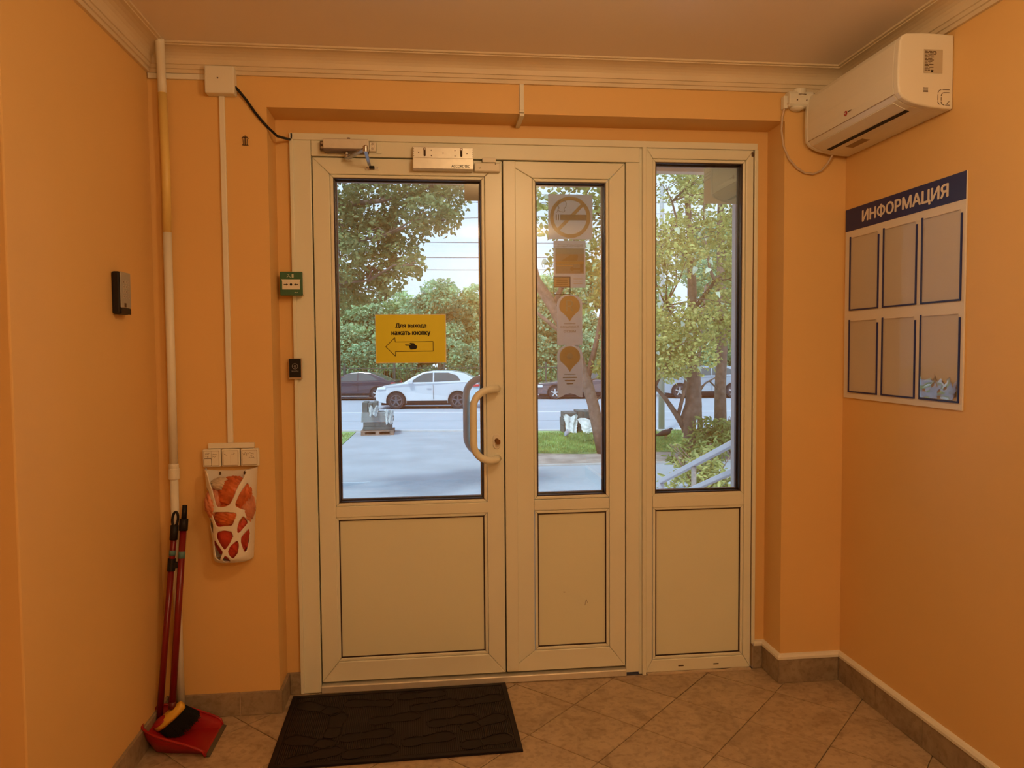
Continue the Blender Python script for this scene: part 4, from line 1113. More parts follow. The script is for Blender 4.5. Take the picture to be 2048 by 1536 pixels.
tag(MB().prism([(-60,rl_far(-60)+.05),(70,rl_far(70)+.05),(70,rl_far(70)+3),(-60,rl_far(-60)+3)], 'z', GZ-.02, GZ+.10).build('pavement_far', M_PAVE), 'far pavement behind the parked cars', kind='structure')
tag(MB().prism([(-60,rl_far(-60)+3.1),(70,rl_far(70)+3.1),(70,79),(-60,79)], 'z', GZ-.02, GZ+.14).build('park_lawn', M_GRASS), 'green park ground behind the railings', kind='structure')
for off, w, m, lab_ in ((6.9,.14,M_LINE,'white lane line'),(3.3,.07,mat('stripe', (.26,.29,.36), .9),'dark stripe')):  # white lane line and a thin dark line drawn on the road
    tag(MB().prism([(-60,rl_near(-60)+off),(70,rl_near(70)+off),(70,rl_near(70)+off+w),(-60,rl_near(-60)+off+w)], 'z', GZ+.0042, GZ+.007).build('road_marking', m), lab_+' running along the asphalt road', kind='structure')

# porch, steps, railing, canopy
tag(MB().box(-1.2, 3.25, .36, 1.90, GZ, -.03).build('porch', M_CONC), 'concrete porch outside the doors', kind='structure')
st = thing('steps', 'concrete steps leading down from the porch', None, (1,1.9,GZ), kind='structure')
for i in range(7):
    MB().box(-1.2, 3.25, 1.90+i*.47, 1.90+(i+1)*.47, GZ, -.03-.15*(i+1)+.0).build('step', M_CONC, st)
rl = thing('stair_railing', 'grey painted metal handrail descending the outside steps', 'railing', (3.08,1.9,-.2))
def rz(y): return .62-(y-3.1)*.343
def slab(name, y0, y1, dz, w=.05, h=.055):
    MB().hexa([(3.08-w/2,y0,rz(y0)+dz-h),(3.08+w/2,y0,rz(y0)+dz-h),(3.08+w/2,y1,rz(y1)+dz-h),(3.08-w/2,y1,rz(y1)+dz-h),(3.08-w/2,y0,rz(y0)+dz),(3.08+w/2,y0,rz(y0)+dz),(3.08+w/2,y1,rz(y1)+dz),(3.08-w/2,y1,rz(y1)+dz)]).build(name, M_RAIL, rl, bevel=.006)
slab('top_rail', 1.95, 5.22, 0); slab('lower_rail', 1.95, 4.98, -.245, .045, .05)
for y, w in ((5.19,.055),(2.0,.05)):
    zb_ = GZ if y > 5 else -.03
    MB().box(3.055, 3.105, y-w/2, y+w/2, zb_, rz(y)-.05).build('post', M_RAIL, rl, bevel=.004)
for y in (4.16, 3.1):
    MB().box(3.07, 3.09, y-.045, y+.045, -.03-.15*math.ceil((y-1.9)/.47), rz(y)-.05).build('post', mat('worn_rail', (.42,.36,.33), .6, var=.3, vs=25), rl)

cn = thing('porch_canopy', 'beige porch canopy with beams over the outside steps', 'canopy', (1.2,1.1,2.5))
MB().box(-1.3, 3.4, .37, 1.90, 2.62, 2.70).build('roof_slab', mat('canopy_beige', (.74,.44,.22), .6), cn)
MB().box(-1.3, 3.4, 1.82, 1.90, 2.49, 2.62).build('front_beam', mat('canopy_pink', (.80,.50,.34), .6), cn)
MB().box(-1.3, 3.4, 1.10, 1.18, 2.50, 2.62).build('middle_beam', mat('canopy_beige', (.74,.44,.22), .6), cn)
bar((1.55,.37,2.55), (2.35,1.84,2.575), .035, .03).build('brace', mat('canopy_white', (.8,.78,.75), .5), cn)
# ------------------------------------------------------------------ cars
def wheel(parent, x, y, r, side, m_rim):
    s = side
    t = MB().lathe((x,y-.11,r), 'y', [(r*.72,0),(r*.96,.0),(r,.03),(r,.19),(r*.96,.22),(r*.72,.22)], 28).build('wheel', mat('tyre', (.02,.02,.025), .7), parent, local=True, smooth=False)
    yf = y+s*.112
    MB().lathe((x,yf-(.004 if s > 0 else -.004),r), 'y', [(r*.70,0),(r*.72,s*.006),(r*.62,s*.008),(r*.60,s*.002),(.01,s*.002)], 28).build('rim', mat('rim_dark', (.08,.08,.09), .4), t, local=True)
    mb = MB()
    for k in range(5):
        a = 2*math.pi*k/5+.3; d = (math.cos(a), math.sin(a)); n = (-d[1]*.035, d[0]*.035)
        mb.prism([(x+d[0]*r*.1+n[0], r+d[1]*r*.1+n[1]), (x+d[0]*r*.1-n[0], r+d[1]*r*.1-n[1]), (x+d[0]*r*.62-n[0]*.7, r+d[1]*r*.62-n[1]*.7), (x+d[0]*r*.62+n[0]*.7, r+d[1]*r*.62+n[1]*.7)], 'y', min(yf+s*.002,yf+s*.012), max(yf+s*.002,yf+s*.012))
    mb.cyl((x,yf if s > 0 else yf-.014,r), 'y', r*.14, .014, 14)
    mb.build('spokes', m_rim, t, local=True)
def car(label, x, y, rot, paint, body, cabin, wins, wheels, r, half, trim=None, rim=(.55,.56,.58), lights=(), pillar=None):
    """local x runs to the right as seen from the door, y away; z from the road. side profiles in metres"""
    t = thing('car', label, 'car', (x,y,GZ+.004), rot)
    P = mat('paint_'+label[:12].replace(' ','_'), paint, .25, .0, var=.02, coat=.6)
    GL = mat('car_glass', (.09,.115,.12), .06, var=.1)
    def loft(name, prof, wf, m, smooth=False, bevel=0.0, parent=t):
        mb = MB(); n = len(prof); k = 0
        for s in (-1, 1):
            for px, pz in prof: mb.v.append((px, s*wf(px,pz), pz))
        mb.f.append(tuple(range(n))); mb.f.append(tuple(range(2*n-1, n-1, -1)))
        for i in range(n): j = (i+1) % n; mb.f.append((i, n+i, n+j, j))
        return mb.build(name, m, parent, local=True, bevel=bevel, seg=3)
    xs = [p[0] for p in body]; x0, x1 = min(xs), max(xs)
    def wb(px, pz):
        e = min(px-x0, x1-px); k = 1-.10*max(0, 1-e/.5)**2
        return half*k*(1-.035*max(0, .45-pz)/.45)
    arch = list(body)
    loft('body', arch, wb, P, bevel=.05)
    zt = max(p[1] for p in cabin); zb = min(p[1] for p in cabin)
    wc = lambda px, pz: half*(.965-.17*(pz-zb)/(zt-zb))
    loft('cabin', cabin, wc, P, bevel=.04)
    for nm, w in wins:
        mb = MB(); n = len(w)
        for s in (-1, 1):
            k = len(mb.v)
            for px, pz in w: mb.v.append((px, s*(wc(px,pz)+.006), pz))
            mb.f.append(tuple(range(k, k+n)))
        mb.build(nm, GL, t, local=True, solid=.01)
    for wx in wheels:
        for s in (-1, 1):
            # dark wheel arch and the wheel
            mb = MB(); ra = r*1.20; yy = s*half*1.004
            pts = [(wx+ra*math.cos(math.radians(a)), r+ra*math.sin(math.radians(a))) for a in range(-20, 201, 10)]
            mb.prism(pts, 'y', yy-.01, yy+.012); mb.build('wheel_arch', trim or M_DARK, t, local=True)
            wheel(t, wx, s*(half-.09), r, s, mat('rim_%d' % int(rim[0]*100), rim, .3, .6))
    MB().box(x0+.25, x1-.25, -half*.9, half*.9, .17, .32).build('underbody', M_DARK, t, local=True)
    for s in (-1, 1):
        zz = .36; MB().box(wheels[0]+r*1.25, wheels[1]-r*1.25, min(s*half*.97,s*half*1.005), max(s*half*.97,s*half*1.005), .24, zz).build('sill', trim or M_DARK, t, local=True)
        mx_ = cabin[0][0]+.42
        MB().prism(rrect(mx_-.11,mx_+.10,zb+.02,zb+.16,.05), 'y', min(s*half*.98,s*(half+.14)), max(s*half*.98,s*(half+.14))).build('mirror', P, t, local=True, bevel=.02)
        for dx in (pillar or ()):
            MB().box(dx-.006, dx+.006, s*half*1.003-.004, s*half*1.003+.004, .42, zb-.02).build('door_line', M_DARK, t, local=True)
            MB().box(dx-.30, dx-.10, s*half*1.003-.012, s*half*1.003+.012, zb-.16, zb-.125).build('door_handle', P, t, local=True)
    for nm, xa, xb, za, zb2, c in lights:
        for s in (-1, 1):
            MB().box(xa, xb, min(s*half*.80,s*half*1.002), max(s*half*.80,s*half*1.002), za, zb2).build(nm, mat('light_'+nm, c, .2), t, local=True, bevel=.02)
    return t
suv_b = [(-.85,.30),(-.90,.45),(-.88,.78),(-.80,.93),(-.45,1.02),(.30,1.12),(.55,1.14),(3.2,1.17),(3.48,1.12),(3.60,.98),(3.62,.60),(3.55,.34),(3.3,.28),(2.4,.25),(.2,.25),(-.4,.25)]
suv_c = [(.22,1.08),(.75,1.40),(1.15,1.58),(1.6,1.64),(2.4,1.63),(2.95,1.52),(3.42,1.27),(3.5,1.12)]
car('white compact crossover car driving along the near lane', -.83, 30.45, -.10, (.62,.68,.76), suv_b, suv_c,
    [('front_window', [(.62,1.16),(.98,1.42),(1.22,1.53),(1.58,1.56),(1.58,1.17)]),('rear_window', [(1.64,1.17),(1.64,1.56),(2.25,1.555),(2.62,1.44),(2.78,1.22)])],
    (0,2.66), .36, .92, rim=(.14,.14,.16), lights=[('headlight',-.80,-.45,.84,.94,(.8,.85,.9)),('tail_light',3.25,3.60,.95,1.05,(.6,.04,.05))], pillar=(1.6,))
sed_b = [(-1.0,.28),(-1.05,.5),(-1.0,.70),(-.80,.80),(.4,.93),(.7,.95),(2.9,.98),(3.45,1.0),(3.62,.97),(3.70,.80),(3.70,.50),(3.60,.30),(3.0,.22),(0,.22)]
sed_c = [(.30,.90),(.95,1.26),(1.35,1.41),(1.9,1.45),(2.4,1.40),(3.0,1.16),(3.32,.98)]
sed_w = [('front_window', [(.72,.97),(1.12,1.27),(1.40,1.36),(1.72,1.38),(1.72,.99)]),('rear_window', [(1.78,.99),(1.78,1.385),(2.1,1.37),(2.42,1.28),(2.78,1.02)])]
sil = mat('silver_trim', (.6,.6,.62), .3, .7)
def sedan(label, x, y, paint, rim=(.6,.6,.62), flip=False):
    t = car(label, x, y, -.15+(math.pi if flip else 0), paint, sed_b, sed_c, sed_w, (0,2.75), .33, .91, rim=rim, lights=[('headlight',-1.0,-.62,.60,.72,(.8,.85,.9)),('tail_light',3.45,3.70,.78,.90,(.35,.02,.03))], pillar=(1.75,))
    return t
b = sedan('black sedan parked on the far side of the road', -4.72, 36.75, (.03,.032,.055))
MB().box(.35, 2.35, -.925, -.915, .20, .235).build('sill_trim', sil, b, local=True)
sedan('silver sedan parked behind the white crossover', 2.2, 35.7, (.55,.60,.66))
sedan('dark grey sedan parked behind the leaning tree', 6.95, 35.15, (.13,.12,.14), (.75,.77,.8))
suv = car('pale blue crossover parked behind the two tree trunks', 13.2, 34.4, -.15, (.34,.40,.48), suv_b, suv_c,
    [('front_window', [(.62,1.16),(.98,1.42),(1.22,1.53),(1.58,1.56),(1.58,1.17)]),('rear_window', [(1.64,1.17),(1.64,1.56),(2.25,1.555),(2.62,1.44),(2.78,1.22)])], (0,2.66), .36, .92, rim=(.6,.6,.62), lights=[('tail_light',3.25,3.60,.95,1.05,(.6,.04,.05))], pillar=(1.6,))

# ------------------------------------------------------------------ pallet, sacks, birds, pole, railings, wires
M_BLK = mat('grey_blocks', (.10,.125,.125), .85, var=.2, vs=5)
M_WRAP = mat('plastic_wrap', (.62,.68,.72), .25, var=.1, vs=8, alpha=.75)
M_WOOD = mat('pallet_wood', (.30,.20,.15), .8, var=.2, vs=8)
def cloth(name, parent, cx, cy, cz, sx, sz, seed, n=16):
    r = random.Random(seed); mb = MB()
    for j in range(n+1):
        for i in range(n+1):
            u, v = i/n, j/n
            mb.v.append((cx+sx*(u-.5)*(1-.35*v)+.015*r.uniform(-1,1), cy-.20*v+.05*math.sin(u*14+v*3)+.02*r.uniform(-1,1), cz+sz*(1-v)+.04*math.sin(u*9+v*4)+.012*r.uniform(-1,1)))
    for j in range(n):
        for i in range(n): a = j*(n+1)+i; mb.f.append((a,a+1,a+n+2,a+n+1))
    return mb.build(name, M_WRAP, parent, local=True, smooth=True)
pl = thing('pallet_load', 'wooden pallet with wrapped grey blocks at the path end', 'pallet', (-1.06,20.2,GZ), .0)
for z, h_ in ((.0,.03),(.11,.03)):
    for k in range(5 if z else 3):
        y = -.38+k*(.76/(4 if z else 2)); MB().box(-.49,.49,y-.05,y+.05,z,z+h_).build('board', M_WOOD, pl, local=True)
for x in (-.43,0,.43):
    for y in (-.36,0,.36): MB().box(x-.06,x+.06,y-.06,y+.06,.03,.11).build('block', M_WOOD, pl, local=True)
for x0, x1, z0_, z1_ in ((-.43,.42,.15,.26),(-.42,.43,.262,.38),(-.47,.47,.40,.55),(-.46,.45,.555,.68),(-.44,-.28,.69,.99),(-.27,-.14,.69,.97),(-.13,.0,.69,.99)):
    MB().box(x0,x1,-.38,.38,z0_,z1_).build('concrete_block', M_BLK, pl, local=True, bevel=.012)
cloth('wrap', pl, .36, -.36, .36, .30, .38, 4); cloth('wrap', pl, -.10, -.38, .62, .32, .25, 6)
MB().box(-.478,.478,-.392,-.386,.39,.70).build('wrap_band', mat('thin_wrap', (.62,.68,.72), .2, var=.1, vs=8, alpha=.22), pl, local=True)
p2_ = thing('block_stack', 'grey blocks half covered with white sheeting on the lawn', 'block stack', (5.15,19.55,GZ+.015))
for x0, x1, z0_, z1_ in ((-.62,-.22,.0,.22),(-.63,-.22,.225,.45),(-.60,-.23,.455,.62),(-.2,.62,.0,.18),(-.2,.25,.185,.42),(-.19,-.04,.43,.66),(-.03,.12,.43,.65),(.13,.27,.43,.66),(.28,.42,.43,.64)):
    MB().box(x0,x1,-.35,.35,z0_,z1_).build('concrete_block', M_BLK, p2_, local=True, bevel=.012)
wrp = mat('white_sheet', (.72,.76,.80), .5, var=.1, vs=6)
for a_ in ((-.43,-.40,.02,.44,.52,9),(.25,-.42,.0,.95,.42,11)):
    o = cloth('sheeting', p2_, *a_); o.data.materials[0] = wrp
def bird(label, x, y, rot, col, s):
    t = thing('bird', label, 'bird', (x,y,GZ+.015), rot)
    m = mat('feathers_'+label[:6].replace(' ','_'), col, .7, var=.2, vs=30)
    MB().tube([(-.20*s,0,.075*s),(-.13*s,0,.085*s),(-.06*s,0,.105*s),(.02*s,0,.12*s),(.08*s,0,.145*s),(.105*s,0,.175*s),(.125*s,0,.19*s),(.145*s,0,.185*s)], [.012*s,.028*s,.05*s,.06*s,.045*s,.028*s,.026*s,.01*s], 12).build('body', m, t, local=True, smooth=True)
    MB().tube([(.14*s,0,.186*s),(.17*s,0,.178*s)], [.008*s,.002*s], 6).build('beak', M_DARK, t, local=True)
    for q in (-.02, .02): MB().tube([(.01*s,q*s,.075*s),(.015*s,q*s,.003)], .006*s, 6).build('leg', mat('bird_leg', (.45,.15,.12), .6), t, local=True)
bird('grey pigeon standing on the lawn before the covered blocks', 4.38, 18.0, 1.2, (.30,.32,.38), 1.15)
bird('dark crow feeding on the lawn near the lamp post', 7.05, 17.3, 0.1, (.03,.03,.035), 1.5)

lp = thing('lamp_post', 'pale grey metal post standing on the lawn edge', 'post', (7.52,19.1,GZ))
MB().tube([(0,0,0),(0,0,3.2),(0,0,7.5)], [.095,.09,.06], 18).build('post', mat('post_grey', (.42,.45,.48), .5), lp, local=True, smooth=True)
MB().lathe((0,0,0), 'z', [(.15,0),(.15,.06),(.10,.10)], 18).build('foot', mat('post_grey', (.42,.45,.48), .5), lp, local=True)

fc = thing('park_fence', 'dark iron railings along the far pavement', 'fence', (0,40.2,GZ+.1), -.16)
mb = MB()
for k in range(260):
    x = -16+k*.16; mb.box(x-.011, x+.011, -.011, .011, 0, 1.55)
tag(mb.build('bars', mat('fence_iron', (.045,.07,.06), .6), fc, local=True), kind='stuff')
for z in (.18, 1.38): MB().box(-16.2, 25.8, -.02, .02, z, z+.05).build('rail', mat('fence_iron', (.045,.07,.06), .6), fc, local=True)
for k in range(15): MB().box(-16+k*2.9-.05, -16+k*2.9+.05, -.05, .05, 0, 1.7).build('post', mat('fence_iron', (.045,.07,.06), .6), fc, local=True)
for (xa, za, xb, zb_, yy, lab_) in ((-14,8.0,24,9.1,36,'uppermost overhead wire, crossing at a slight tilt'),(-14,7.15,24,7.3,36,'second highest overhead wire across the sky'),(-14,6.30,24,6.62,36,'third overhead wire, just above the park trees'),(-14,5.7,24,5.95,36,'lowest overhead wire grazing the park trees'),(-14,9.2,24,9.4,36,'faint topmost overhead wire above the tilted one')):
    tag(MB().tube([(xa+(xb-xa)*i/12, yy, za+(zb_-za)*i/12-.35*(1-(2*i/12-1)**2)) for i in range(13)], .013, 6).build('overhead_wire', M_DARK, smooth=True), lab_, 'wire')

for x, lab_ in ((-14,'steel wire pole at the left end of the overhead wires'),(24,'steel wire pole at the right end of the overhead wires')):
    t = thing('wire_pole', lab_, 'pole', (x,36.03,GZ))
    MB().tube([(0,0,0),(0,0,6),(0,0,11)], [.16,.13,.09], 14).build('shaft', mat('post_grey', (.42,.45,.48), .5), t, local=True, smooth=True)
    MB().box(-.6,.6,-.05,.05,10.2,10.3).build('cross_arm', mat('post_grey', (.42,.45,.48), .5), t, local=True)
# ------------------------------------------------------------------ plants
def leaf_mesh(name, m, pos, size, rs, up=.35, aspect=.55, parent=None, fold=.18):
    """pos: n x 3 leaf positions; every leaf a folded four-sided blade"""
    n = len(pos)
    d = rs.normal(size=(n,3)); d[:,2] = d[:,2]*.6-up; d /= np.linalg.norm(d, axis=1)[:,None]
    q = rs.normal(size=(n,3)); s = np.cross(d, q); s /= np.linalg.norm(s, axis=1)[:,None]+1e-9
    nn = np.cross(d, s)
    L = (size*rs.uniform(.6,1.25,n))[:,None]
    v = np.empty((n,6,3))
    v[:,0] = pos; v[:,1] = pos+d*L*.35+s*L*aspect*.5+nn*L*fold; v[:,2] = pos+d*L*.75+s*L*aspect*.34+nn*L*fold*.6
    v[:,3] = pos+d*L; v[:,4] = pos+d*L*.75-s*L*aspect*.34+nn*L*fold*.6; v[:,5] = pos+d*L*.35-s*L*aspect*.5+nn*L*fold
    V = v.reshape(-1,3)
    if parent is not None:
        o0 = org(parent); V = V-np.array([o0.x,o0.y,o0.z])
    me = bpy.data.meshes.new(name)
    idx = np.arange(n)[:,None]*6
    F = np.concatenate([idx+np.array([[0,1,2,3]]), idx+np.array([[0,3,4,5]])], 1).reshape(-1,4)
    me.vertices.add(len(V)); me.vertices.foreach_set('co', V.astype(np.float32).ravel())
    me.loops.add(F.size); me.loops.foreach_set('vertex_index', F.astype(np.int32).ravel())
    me.polygons.add(len(F)); me.polygons.foreach_set('loop_start', np.arange(0, F.size, 4, dtype=np.int32)); me.polygons.foreach_set('loop_total', np.full(len(F), 4, dtype=np.int32))
    me.update(calc_edges=True); me.materials.append(m)
    o = bpy.data.objects.new(name, me); COL.objects.link(o); o.parent = parent
    return tag(o, kind='stuff')
def blob(rs, c, r, n, shell=.35):
    d = rs.normal(size=(n,3)); d /= np.linalg.norm(d, axis=1)[:,None]
    k = (shell+(1-shell)*rs.random(n))**(1/2)
    return np.array(c)+d*k[:,None]*np.array(r)
M_BARK = mat('bark', (.20,.145,.115), .9, var=.35, vs=9, bump=.8, bs=18, detail=8)
G_DARK = mat('leaf_dark', (.24,.28,.11), .55, var=.45, vs=2.6, transl=.35, detail=6)
G_MID = mat('leaf_mid', (.30,.36,.11), .5, var=.45, vs=2.2, transl=.4, detail=6)
G_YEL = mat('leaf_yellow', (.48,.50,.18), .5, var=.4, vs=3.0, transl=.4, detail=6)
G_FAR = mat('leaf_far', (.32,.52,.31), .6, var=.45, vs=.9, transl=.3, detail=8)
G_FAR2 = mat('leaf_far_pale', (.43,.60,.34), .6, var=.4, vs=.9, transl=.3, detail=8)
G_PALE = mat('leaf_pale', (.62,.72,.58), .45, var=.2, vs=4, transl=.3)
def tree(name, lab_, base, trunk, radii, branches, clusters, size, m, seed, group=None, single=0, twig=True, aspect=.6):
    rs = np.random.default_rng(seed); rr = random.Random(seed)
    t = thing(name, lab_, 'tree' if 'shrub' not in name else 'shrub', base, 0, group)
    if trunk: MB().tube(trunk, radii, 12).build('trunk', M_BARK, t, smooth=True)
    for pts, ra in branches: MB().tube(pts, ra, 8).build('branch', M_BARK, t, smooth=True)
    if twig:
        src = [Vector(p) for p in trunk[1:]]+[Vector(p) for pts, _ in branches for p in pts]
        mb = MB()
        for c, r, n in clusters:
            c = Vector(c); s = min(src, key=lambda p: (p-c).length+max(0, p.z-c.z)*.7)
            mid = (s+c)/2+Vector((rr.uniform(-.15,.15),rr.uniform(-.15,.15),rr.uniform(.0,.2)))
            mb.tube([s, mid, c], [.022,.014,.007], 6)
            for _ in range(4):
                e = c+Vector((rr.uniform(-1,1)*r[0],rr.uniform(-1,1)*r[1],rr.uniform(-1,1)*r[2]))*.8
                mb.tube([mid if rr.random() < .5 else c, (c+e)/2+Vector((0,0,.06)), e], [.009,.006,.003], 5)
        tag(mb.build('twigs', M_BARK, t, smooth=True), kind='stuff')
    pos = np.concatenate([blob(rs, c, r, n) for c, r, n in clusters])
    leaf_mesh('foliage', m, pos, size, rs, parent=t, aspect=aspect)
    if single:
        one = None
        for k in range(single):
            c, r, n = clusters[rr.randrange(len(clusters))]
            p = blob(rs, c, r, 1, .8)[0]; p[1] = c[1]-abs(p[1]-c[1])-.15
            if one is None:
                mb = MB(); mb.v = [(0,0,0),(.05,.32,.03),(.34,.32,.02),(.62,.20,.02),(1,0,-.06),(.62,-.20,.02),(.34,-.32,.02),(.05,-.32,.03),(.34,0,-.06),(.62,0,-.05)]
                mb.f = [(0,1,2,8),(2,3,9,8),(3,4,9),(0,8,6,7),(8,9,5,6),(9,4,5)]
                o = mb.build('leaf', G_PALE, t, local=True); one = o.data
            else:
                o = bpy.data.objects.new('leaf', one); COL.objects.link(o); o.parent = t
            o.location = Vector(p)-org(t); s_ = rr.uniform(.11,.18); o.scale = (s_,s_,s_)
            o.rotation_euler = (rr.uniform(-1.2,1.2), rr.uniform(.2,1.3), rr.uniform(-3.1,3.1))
    return t
R1 = random.Random(11)
# overhanging tree, its crown reaching in from the left
cl = []
for x, z, rx, rz_, n in ((-1.6,3.9,.7,.6,520),(-.9,4.0,.6,.5,520),(-.35,3.75,.55,.5,520),(.15,4.05,.5,.45,430),(.55,4.0,.42,.4,330),(.88,3.75,.30,.32,190),(.92,4.2,.3,.3,150),(-1.0,3.3,.6,.45,520),(-.4,3.2,.5,.4,390),(.1,3.35,.5,.38,340),(.52,3.4,.38,.30,230),(.78,3.33,.24,.2,110),(-.85,2.75,.5,.4,430),(-.3,2.75,.42,.33,290),(.1,2.85,.36,.26,190),(.30,2.62,.22,.20,80),(-.95,2.3,.45,.32,330),(-.45,2.35,.34,.24,180),(-.1,2.45,.25,.2,90),(-1.3,1.95,.4,.35,200)):
    cl.append(((x,9.0+R1.uniform(-.7,.7),z), (rx,.6,rz_), int(n*1.9)))
tree('overhanging_tree', 'leafy tree whose crown hangs over the path from the left', (-3.0,9.4,GZ), [(-3.0,9.4,GZ),(-2.9,9.4,.6),(-2.7,9.3,2.2),(-2.2,9.2,3.4),(-1.6,9.1,4.4)], [.19,.16,.14,.11,.07],
     [([(-2.7,9.3,2.2),(-1.7,9.0,2.7),(-.8,8.9,3.0),(-.1,8.9,3.15)], [.09,.06,.04,.02]), ([(-2.2,9.2,3.4),(-1.2,9.2,3.6),(-.2,9.1,3.7),(.6,9.0,3.9)], [.08,.055,.035,.015]), ([(-2.75,9.3,1.9),(-1.8,9.1,2.2),(-1.0,9.0,2.4),(-.4,9.0,2.45)], [.06,.04,.025,.012])],
     cl, .088, G_DARK, 21)
# leaning tree in the narrow glass
cl = []
for x, y, z, r, n in ((4.9,14.6,.9,.5,260),(5.1,14.3,1.8,.6,340),(4.9,14.4,2.6,.6,330),(4.6,14.2,3.4,.7,360),(4.2,14,4.3,.8,360),(3.4,14.2,4.4,.7,260),(5.2,14.2,3.6,.6,300),(5.0,14.1,4.6,.7,330),(4.3,14,5.4,.8,300),(3.3,14.2,5.3,.8,260),(5.1,14.5,.2,.4,150),(3.7,14.6,3.4,.5,150),(4.1,14.3,2.4,.3,70),(4.9,14.6,-.4,.25,60),(5.2,14,5.6,.7,240)):
    cl.append(((x,y,z),(r,.6,r*.75),int(n*1.1)))
tree('leaning_tree', 'tree leaning left with a forked trunk on the right lawn', (4.73,15.05,GZ), [(4.76,15.05,GZ),(4.60,15.05,-.5),(4.50,15.05,.0),(4.34,15.05,.55),(3.92,15.0,1.6),(3.52,15,2.37),(3.1,15,3.0),(2.8,15,4.2)], [.17,.15,.14,.14,.15,.14,.12,.08],
     [([(4.34,15.05,.55),(4.55,14.8,1.6),(4.7,14.5,2.8),(4.6,14.3,4.4)], [.08,.06,.05,.02]), ([(3.92,15,1.6),(3.5,14.9,1.9),(3.0,14.8,2.3)], [.07,.05,.03]), ([(3.52,15,2.37),(3.9,14.6,3.4),(4.0,14.3,4.6)], [.07,.05,.02])],
     cl, .14, G_MID, 22, single=40)
# twin trunks in the side light
cl = []
for _ in range(44):
    x = R1.uniform(5.6,8.3); z = R1.uniform(1.0,5.6); y = R1.uniform(11.8,13.8)
    cl.append(((x*y/14.2+.2,y,z*y/14.2+.1),(.55,.5,.42),int(300 if z < 3.4 else 200)))
tree('forked_tree', 'tree with burled forked trunk left of the pair in the side light', (6.62,14.15,GZ), [(6.60,14.15,GZ),(6.62,14.15,-.7),(6.58,14.15,-.35),(6.72,14.15,.0),(6.72,14.15,.6),(6.66,14.15,1.3),(6.66,14.1,2.4),(6.6,14,3.7),(6.45,13.9,4.9)], [.16,.15,.19,.20,.16,.13,.11,.09,.06],
     [([(6.52,14.15,-.55),(6.28,14.1,-.2),(6.0,14.05,.18),(5.75,14,.45)], [.085,.065,.05,.035]), ([(6.33,14.1,-.22),(6.42,14.05,.2),(6.50,14.0,.75)], [.05,.045,.03]), ([(6.68,14.15,1.2),(6.3,13.8,1.9),(5.8,13.4,2.3)], [.06,.045,.02]), ([(6.66,14.1,2.2),(7.1,13.8,2.9),(7.6,13.5,3.3)], [.06,.04,.02]), ([(6.62,14,3.3),(6.2,13.6,3.9),(5.9,13.3,4.6)], [.05,.035,.02])],
     cl, .098, G_YEL, 23, single=90)
cl = []
for _ in range(16):
    x = R1.uniform(7.2,9.6); z = R1.uniform(1.6,6.6); y = R1.uniform(15.4,16.4)
    cl.append(((x,y,z),(.6,.5,.5),int(110 if z > 3.4 else 75)))
tree('straight_tree', 'tree with straight brown trunk right of the pair in the side light', (8.1,15.9,GZ), [(8.1,15.9,GZ),(8.08,15.9,.3),(8.12,15.9,1.3),(8.1,15.9,3.0),(8.02,15.8,4.6),(8.0,15.7,6)], [.17,.145,.14,.12,.09,.05],
     [([(8.12,15.9,1.5),(8.5,15.7,2.3),(8.9,15.6,3.2)], [.06,.04,.02]), ([(8.1,15.9,2.6),(7.7,15.7,3.4),(7.5,15.6,4.4)], [.06,.04,.02]), ([(8.1,15.9,.2),(7.7,15.7,.5),(7.35,15.6,.3)], [.03,.022,.012])],
     cl, .14, G_MID, 24)
cl = []
for z in (1.6,2.3,3.0,3.6): cl.append(((9.1+R1.uniform(-.3,.3),18.8,z),(.6,.5,.45),110))
tree('slender_tree', 'slender young tree with thin trunk between the two larger trunks', (8.55,18.6,GZ), [(8.55,18.6,GZ),(8.52,18.6,.0),(8.48,18.6,.8),(8.55,18.6,1.8),(8.7,18.6,3.2)], [.07,.065,.06,.05,.03],
     [([(8.5,18.6,.0),(8.7,18.6,.3),(9.1,18.6,.5)], [.03,.025,.02])], cl, .14, G_MID, 25)
# shrubs
for (x, y, lab_, s_, n, m_) in ((6.95,13.6,'dense shrub at the foot of the forked trunk',.62,760,G_MID),(4.75,8.3,'leafy shrub growing close behind the stair railing',.60,620,G_YEL),(7.75,14.4,'loose shrub around the base of the straight trunk',.55,420,G_MID),(5.1,9.6,'tall shrub between the railing and the trees',.55,380,G_MID)):
    cl = [((x+R1.uniform(-.5,.5)*s_,y+R1.uniform(-.3,.3),GZ+.35+R1.uniform(0,.75)*s_),(s_*.6,s_*.5,s_*.45),n//6) for _ in range(6)]
    stems = [([(x,y,GZ),(x+R1.uniform(-.2,.2),y,GZ+.4),(x+R1.uniform(-.5,.5),y,GZ+.9)], [.02,.014,.006]) for _ in range(6)]
    tree('garden_shrub', lab_, (x,y,GZ), [], [], stems, cl, .15, m_, int(x*100), 'shrubs beside the steps', twig=False, aspect=.32)
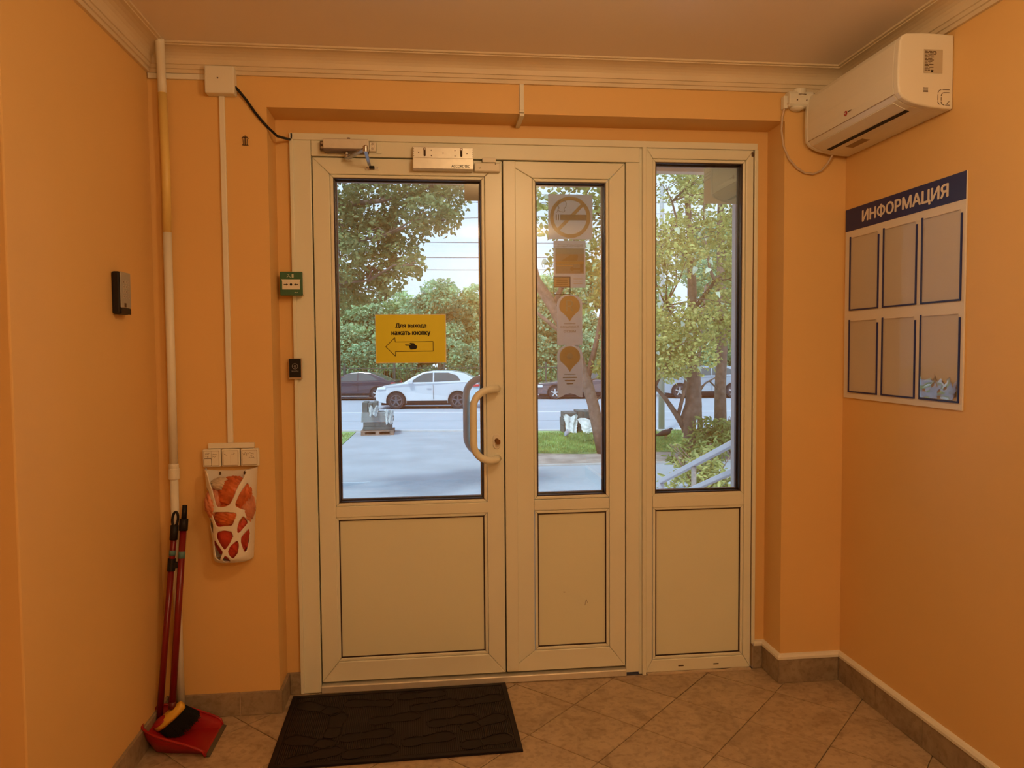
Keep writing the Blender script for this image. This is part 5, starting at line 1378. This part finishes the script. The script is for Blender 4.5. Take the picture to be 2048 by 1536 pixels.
# grass blades on the lawns
rs_ = np.random.default_rng(5)
gx = rs_.uniform(2.4, 10.5, 26000); gy = 15.0+rs_.random(26000)**1.2*4.2; gy = np.minimum(gy, rl_near(gx)-.3)
leaf_mesh('grass', mat('grass_blade', (.30,.42,.13), .7, var=.45, vs=2.5, transl=.35), np.stack([gx,gy,np.full(26000,GZ+.012)],1), .085, rs_, up=-1.6, aspect=.14, fold=.05)
tag(bpy.data.objects['grass'], 'short grass blades on the right lawn', 'grass')
gx = rs_.uniform(-5.5, -1.85, 7000); gy = rs_.uniform(13.4, 20.3, 7000)
leaf_mesh('grass', mat('grass_blade', (.30,.42,.13), .7, var=.45, vs=2.5, transl=.35), np.stack([gx,gy,np.full(7000,GZ+.012)],1), .085, rs_, up=-1.6, aspect=.14, fold=.05)
tag(bpy.data.objects['grass.001'], 'short grass blades on the left lawn by the pallet', 'grass')
# park trees across the road
far_lab = ['pale green park tree at the far left beyond the black sedan','dark green park tree behind the black sedan','broad park tree above the white crossover bonnet','rounded park tree behind the white crossover','low park tree under the overhead wires','park tree behind the silver sedan','park tree seen behind the leaning trunk','tall park tree behind the dark grey sedan','park tree left of the lamp post','tall park tree behind the forked trunk','pale park tree right of the straight trunk','farthest right park tree behind the crossover','small leafy park tree in the gap above the black sedan roof','small leafy park tree in the gap left of the yellow notice','small leafy park tree in the gap right of the yellow notice','small leafy park tree in the gap behind the leaning trunk']
for k, (x, top, r) in enumerate(((-9.5,8.8,3.2),(-5.4,7.0,2.6),(-1.9,5.6,2.3),(1.2,5.9,2.1),(3.8,5.7,2.0),(6.4,6.6,2.3),(9.2,6.4,2.4),(12.2,7.2,2.6),(15.2,8.6,2.8),(18.6,9.6,3.0),(22.4,9.8,3.2),(26.5,10,3.4),(-3.8,4.6,2.0),(-.4,4.4,1.8),(2.6,4.5,1.8),(7.8,5.0,2.2))):
    y = 45.5-.16*x+(k % 3)*1.6
    cl = []; rk = random.Random(40+k)
    for _ in range(16):
        a = rk.uniform(0, 6.28); q = rk.uniform(.2,1)
        zz = GZ+.7+(top-GZ-1.5)*rk.random()
        f = math.sqrt(max(.15, 1-((zz-(GZ+top)/2)/((top-GZ)/2))**2))
        cl.append(((x+r*q*f*math.cos(a), y+r*.7*q*f*math.sin(a), zz), (r*.42,r*.42,r*.36), 720))
    cl.append(((x,y,top-r*.35),(r*.6,r*.6,r*.35),700))
    tree('park_tree', far_lab[k], (x,y,GZ+.1), [(x,y,GZ+.1),(x+.1,y,2.0),(x,y,top-1.5)], [.22,.17,.08], [], cl, .25, G_FAR if k % 2 else G_FAR2, 60+k, 'trees in the park across the road', twig=False)
# hedge of young growth behind the railings
cl = [((x,43.2-.16*x,GZ+.9+R1.uniform(0,1.9)),(1.1,.8,.9),640) for x in [-15+i*1.05 for i in range(42)] if not (-.6 < x < 1.2)]
tree('park_shrub_hedge', 'long shaggy hedge growing behind the iron railings', (0,43,GZ+.1), [], [], [], cl, .22, G_FAR, 90, twig=False)
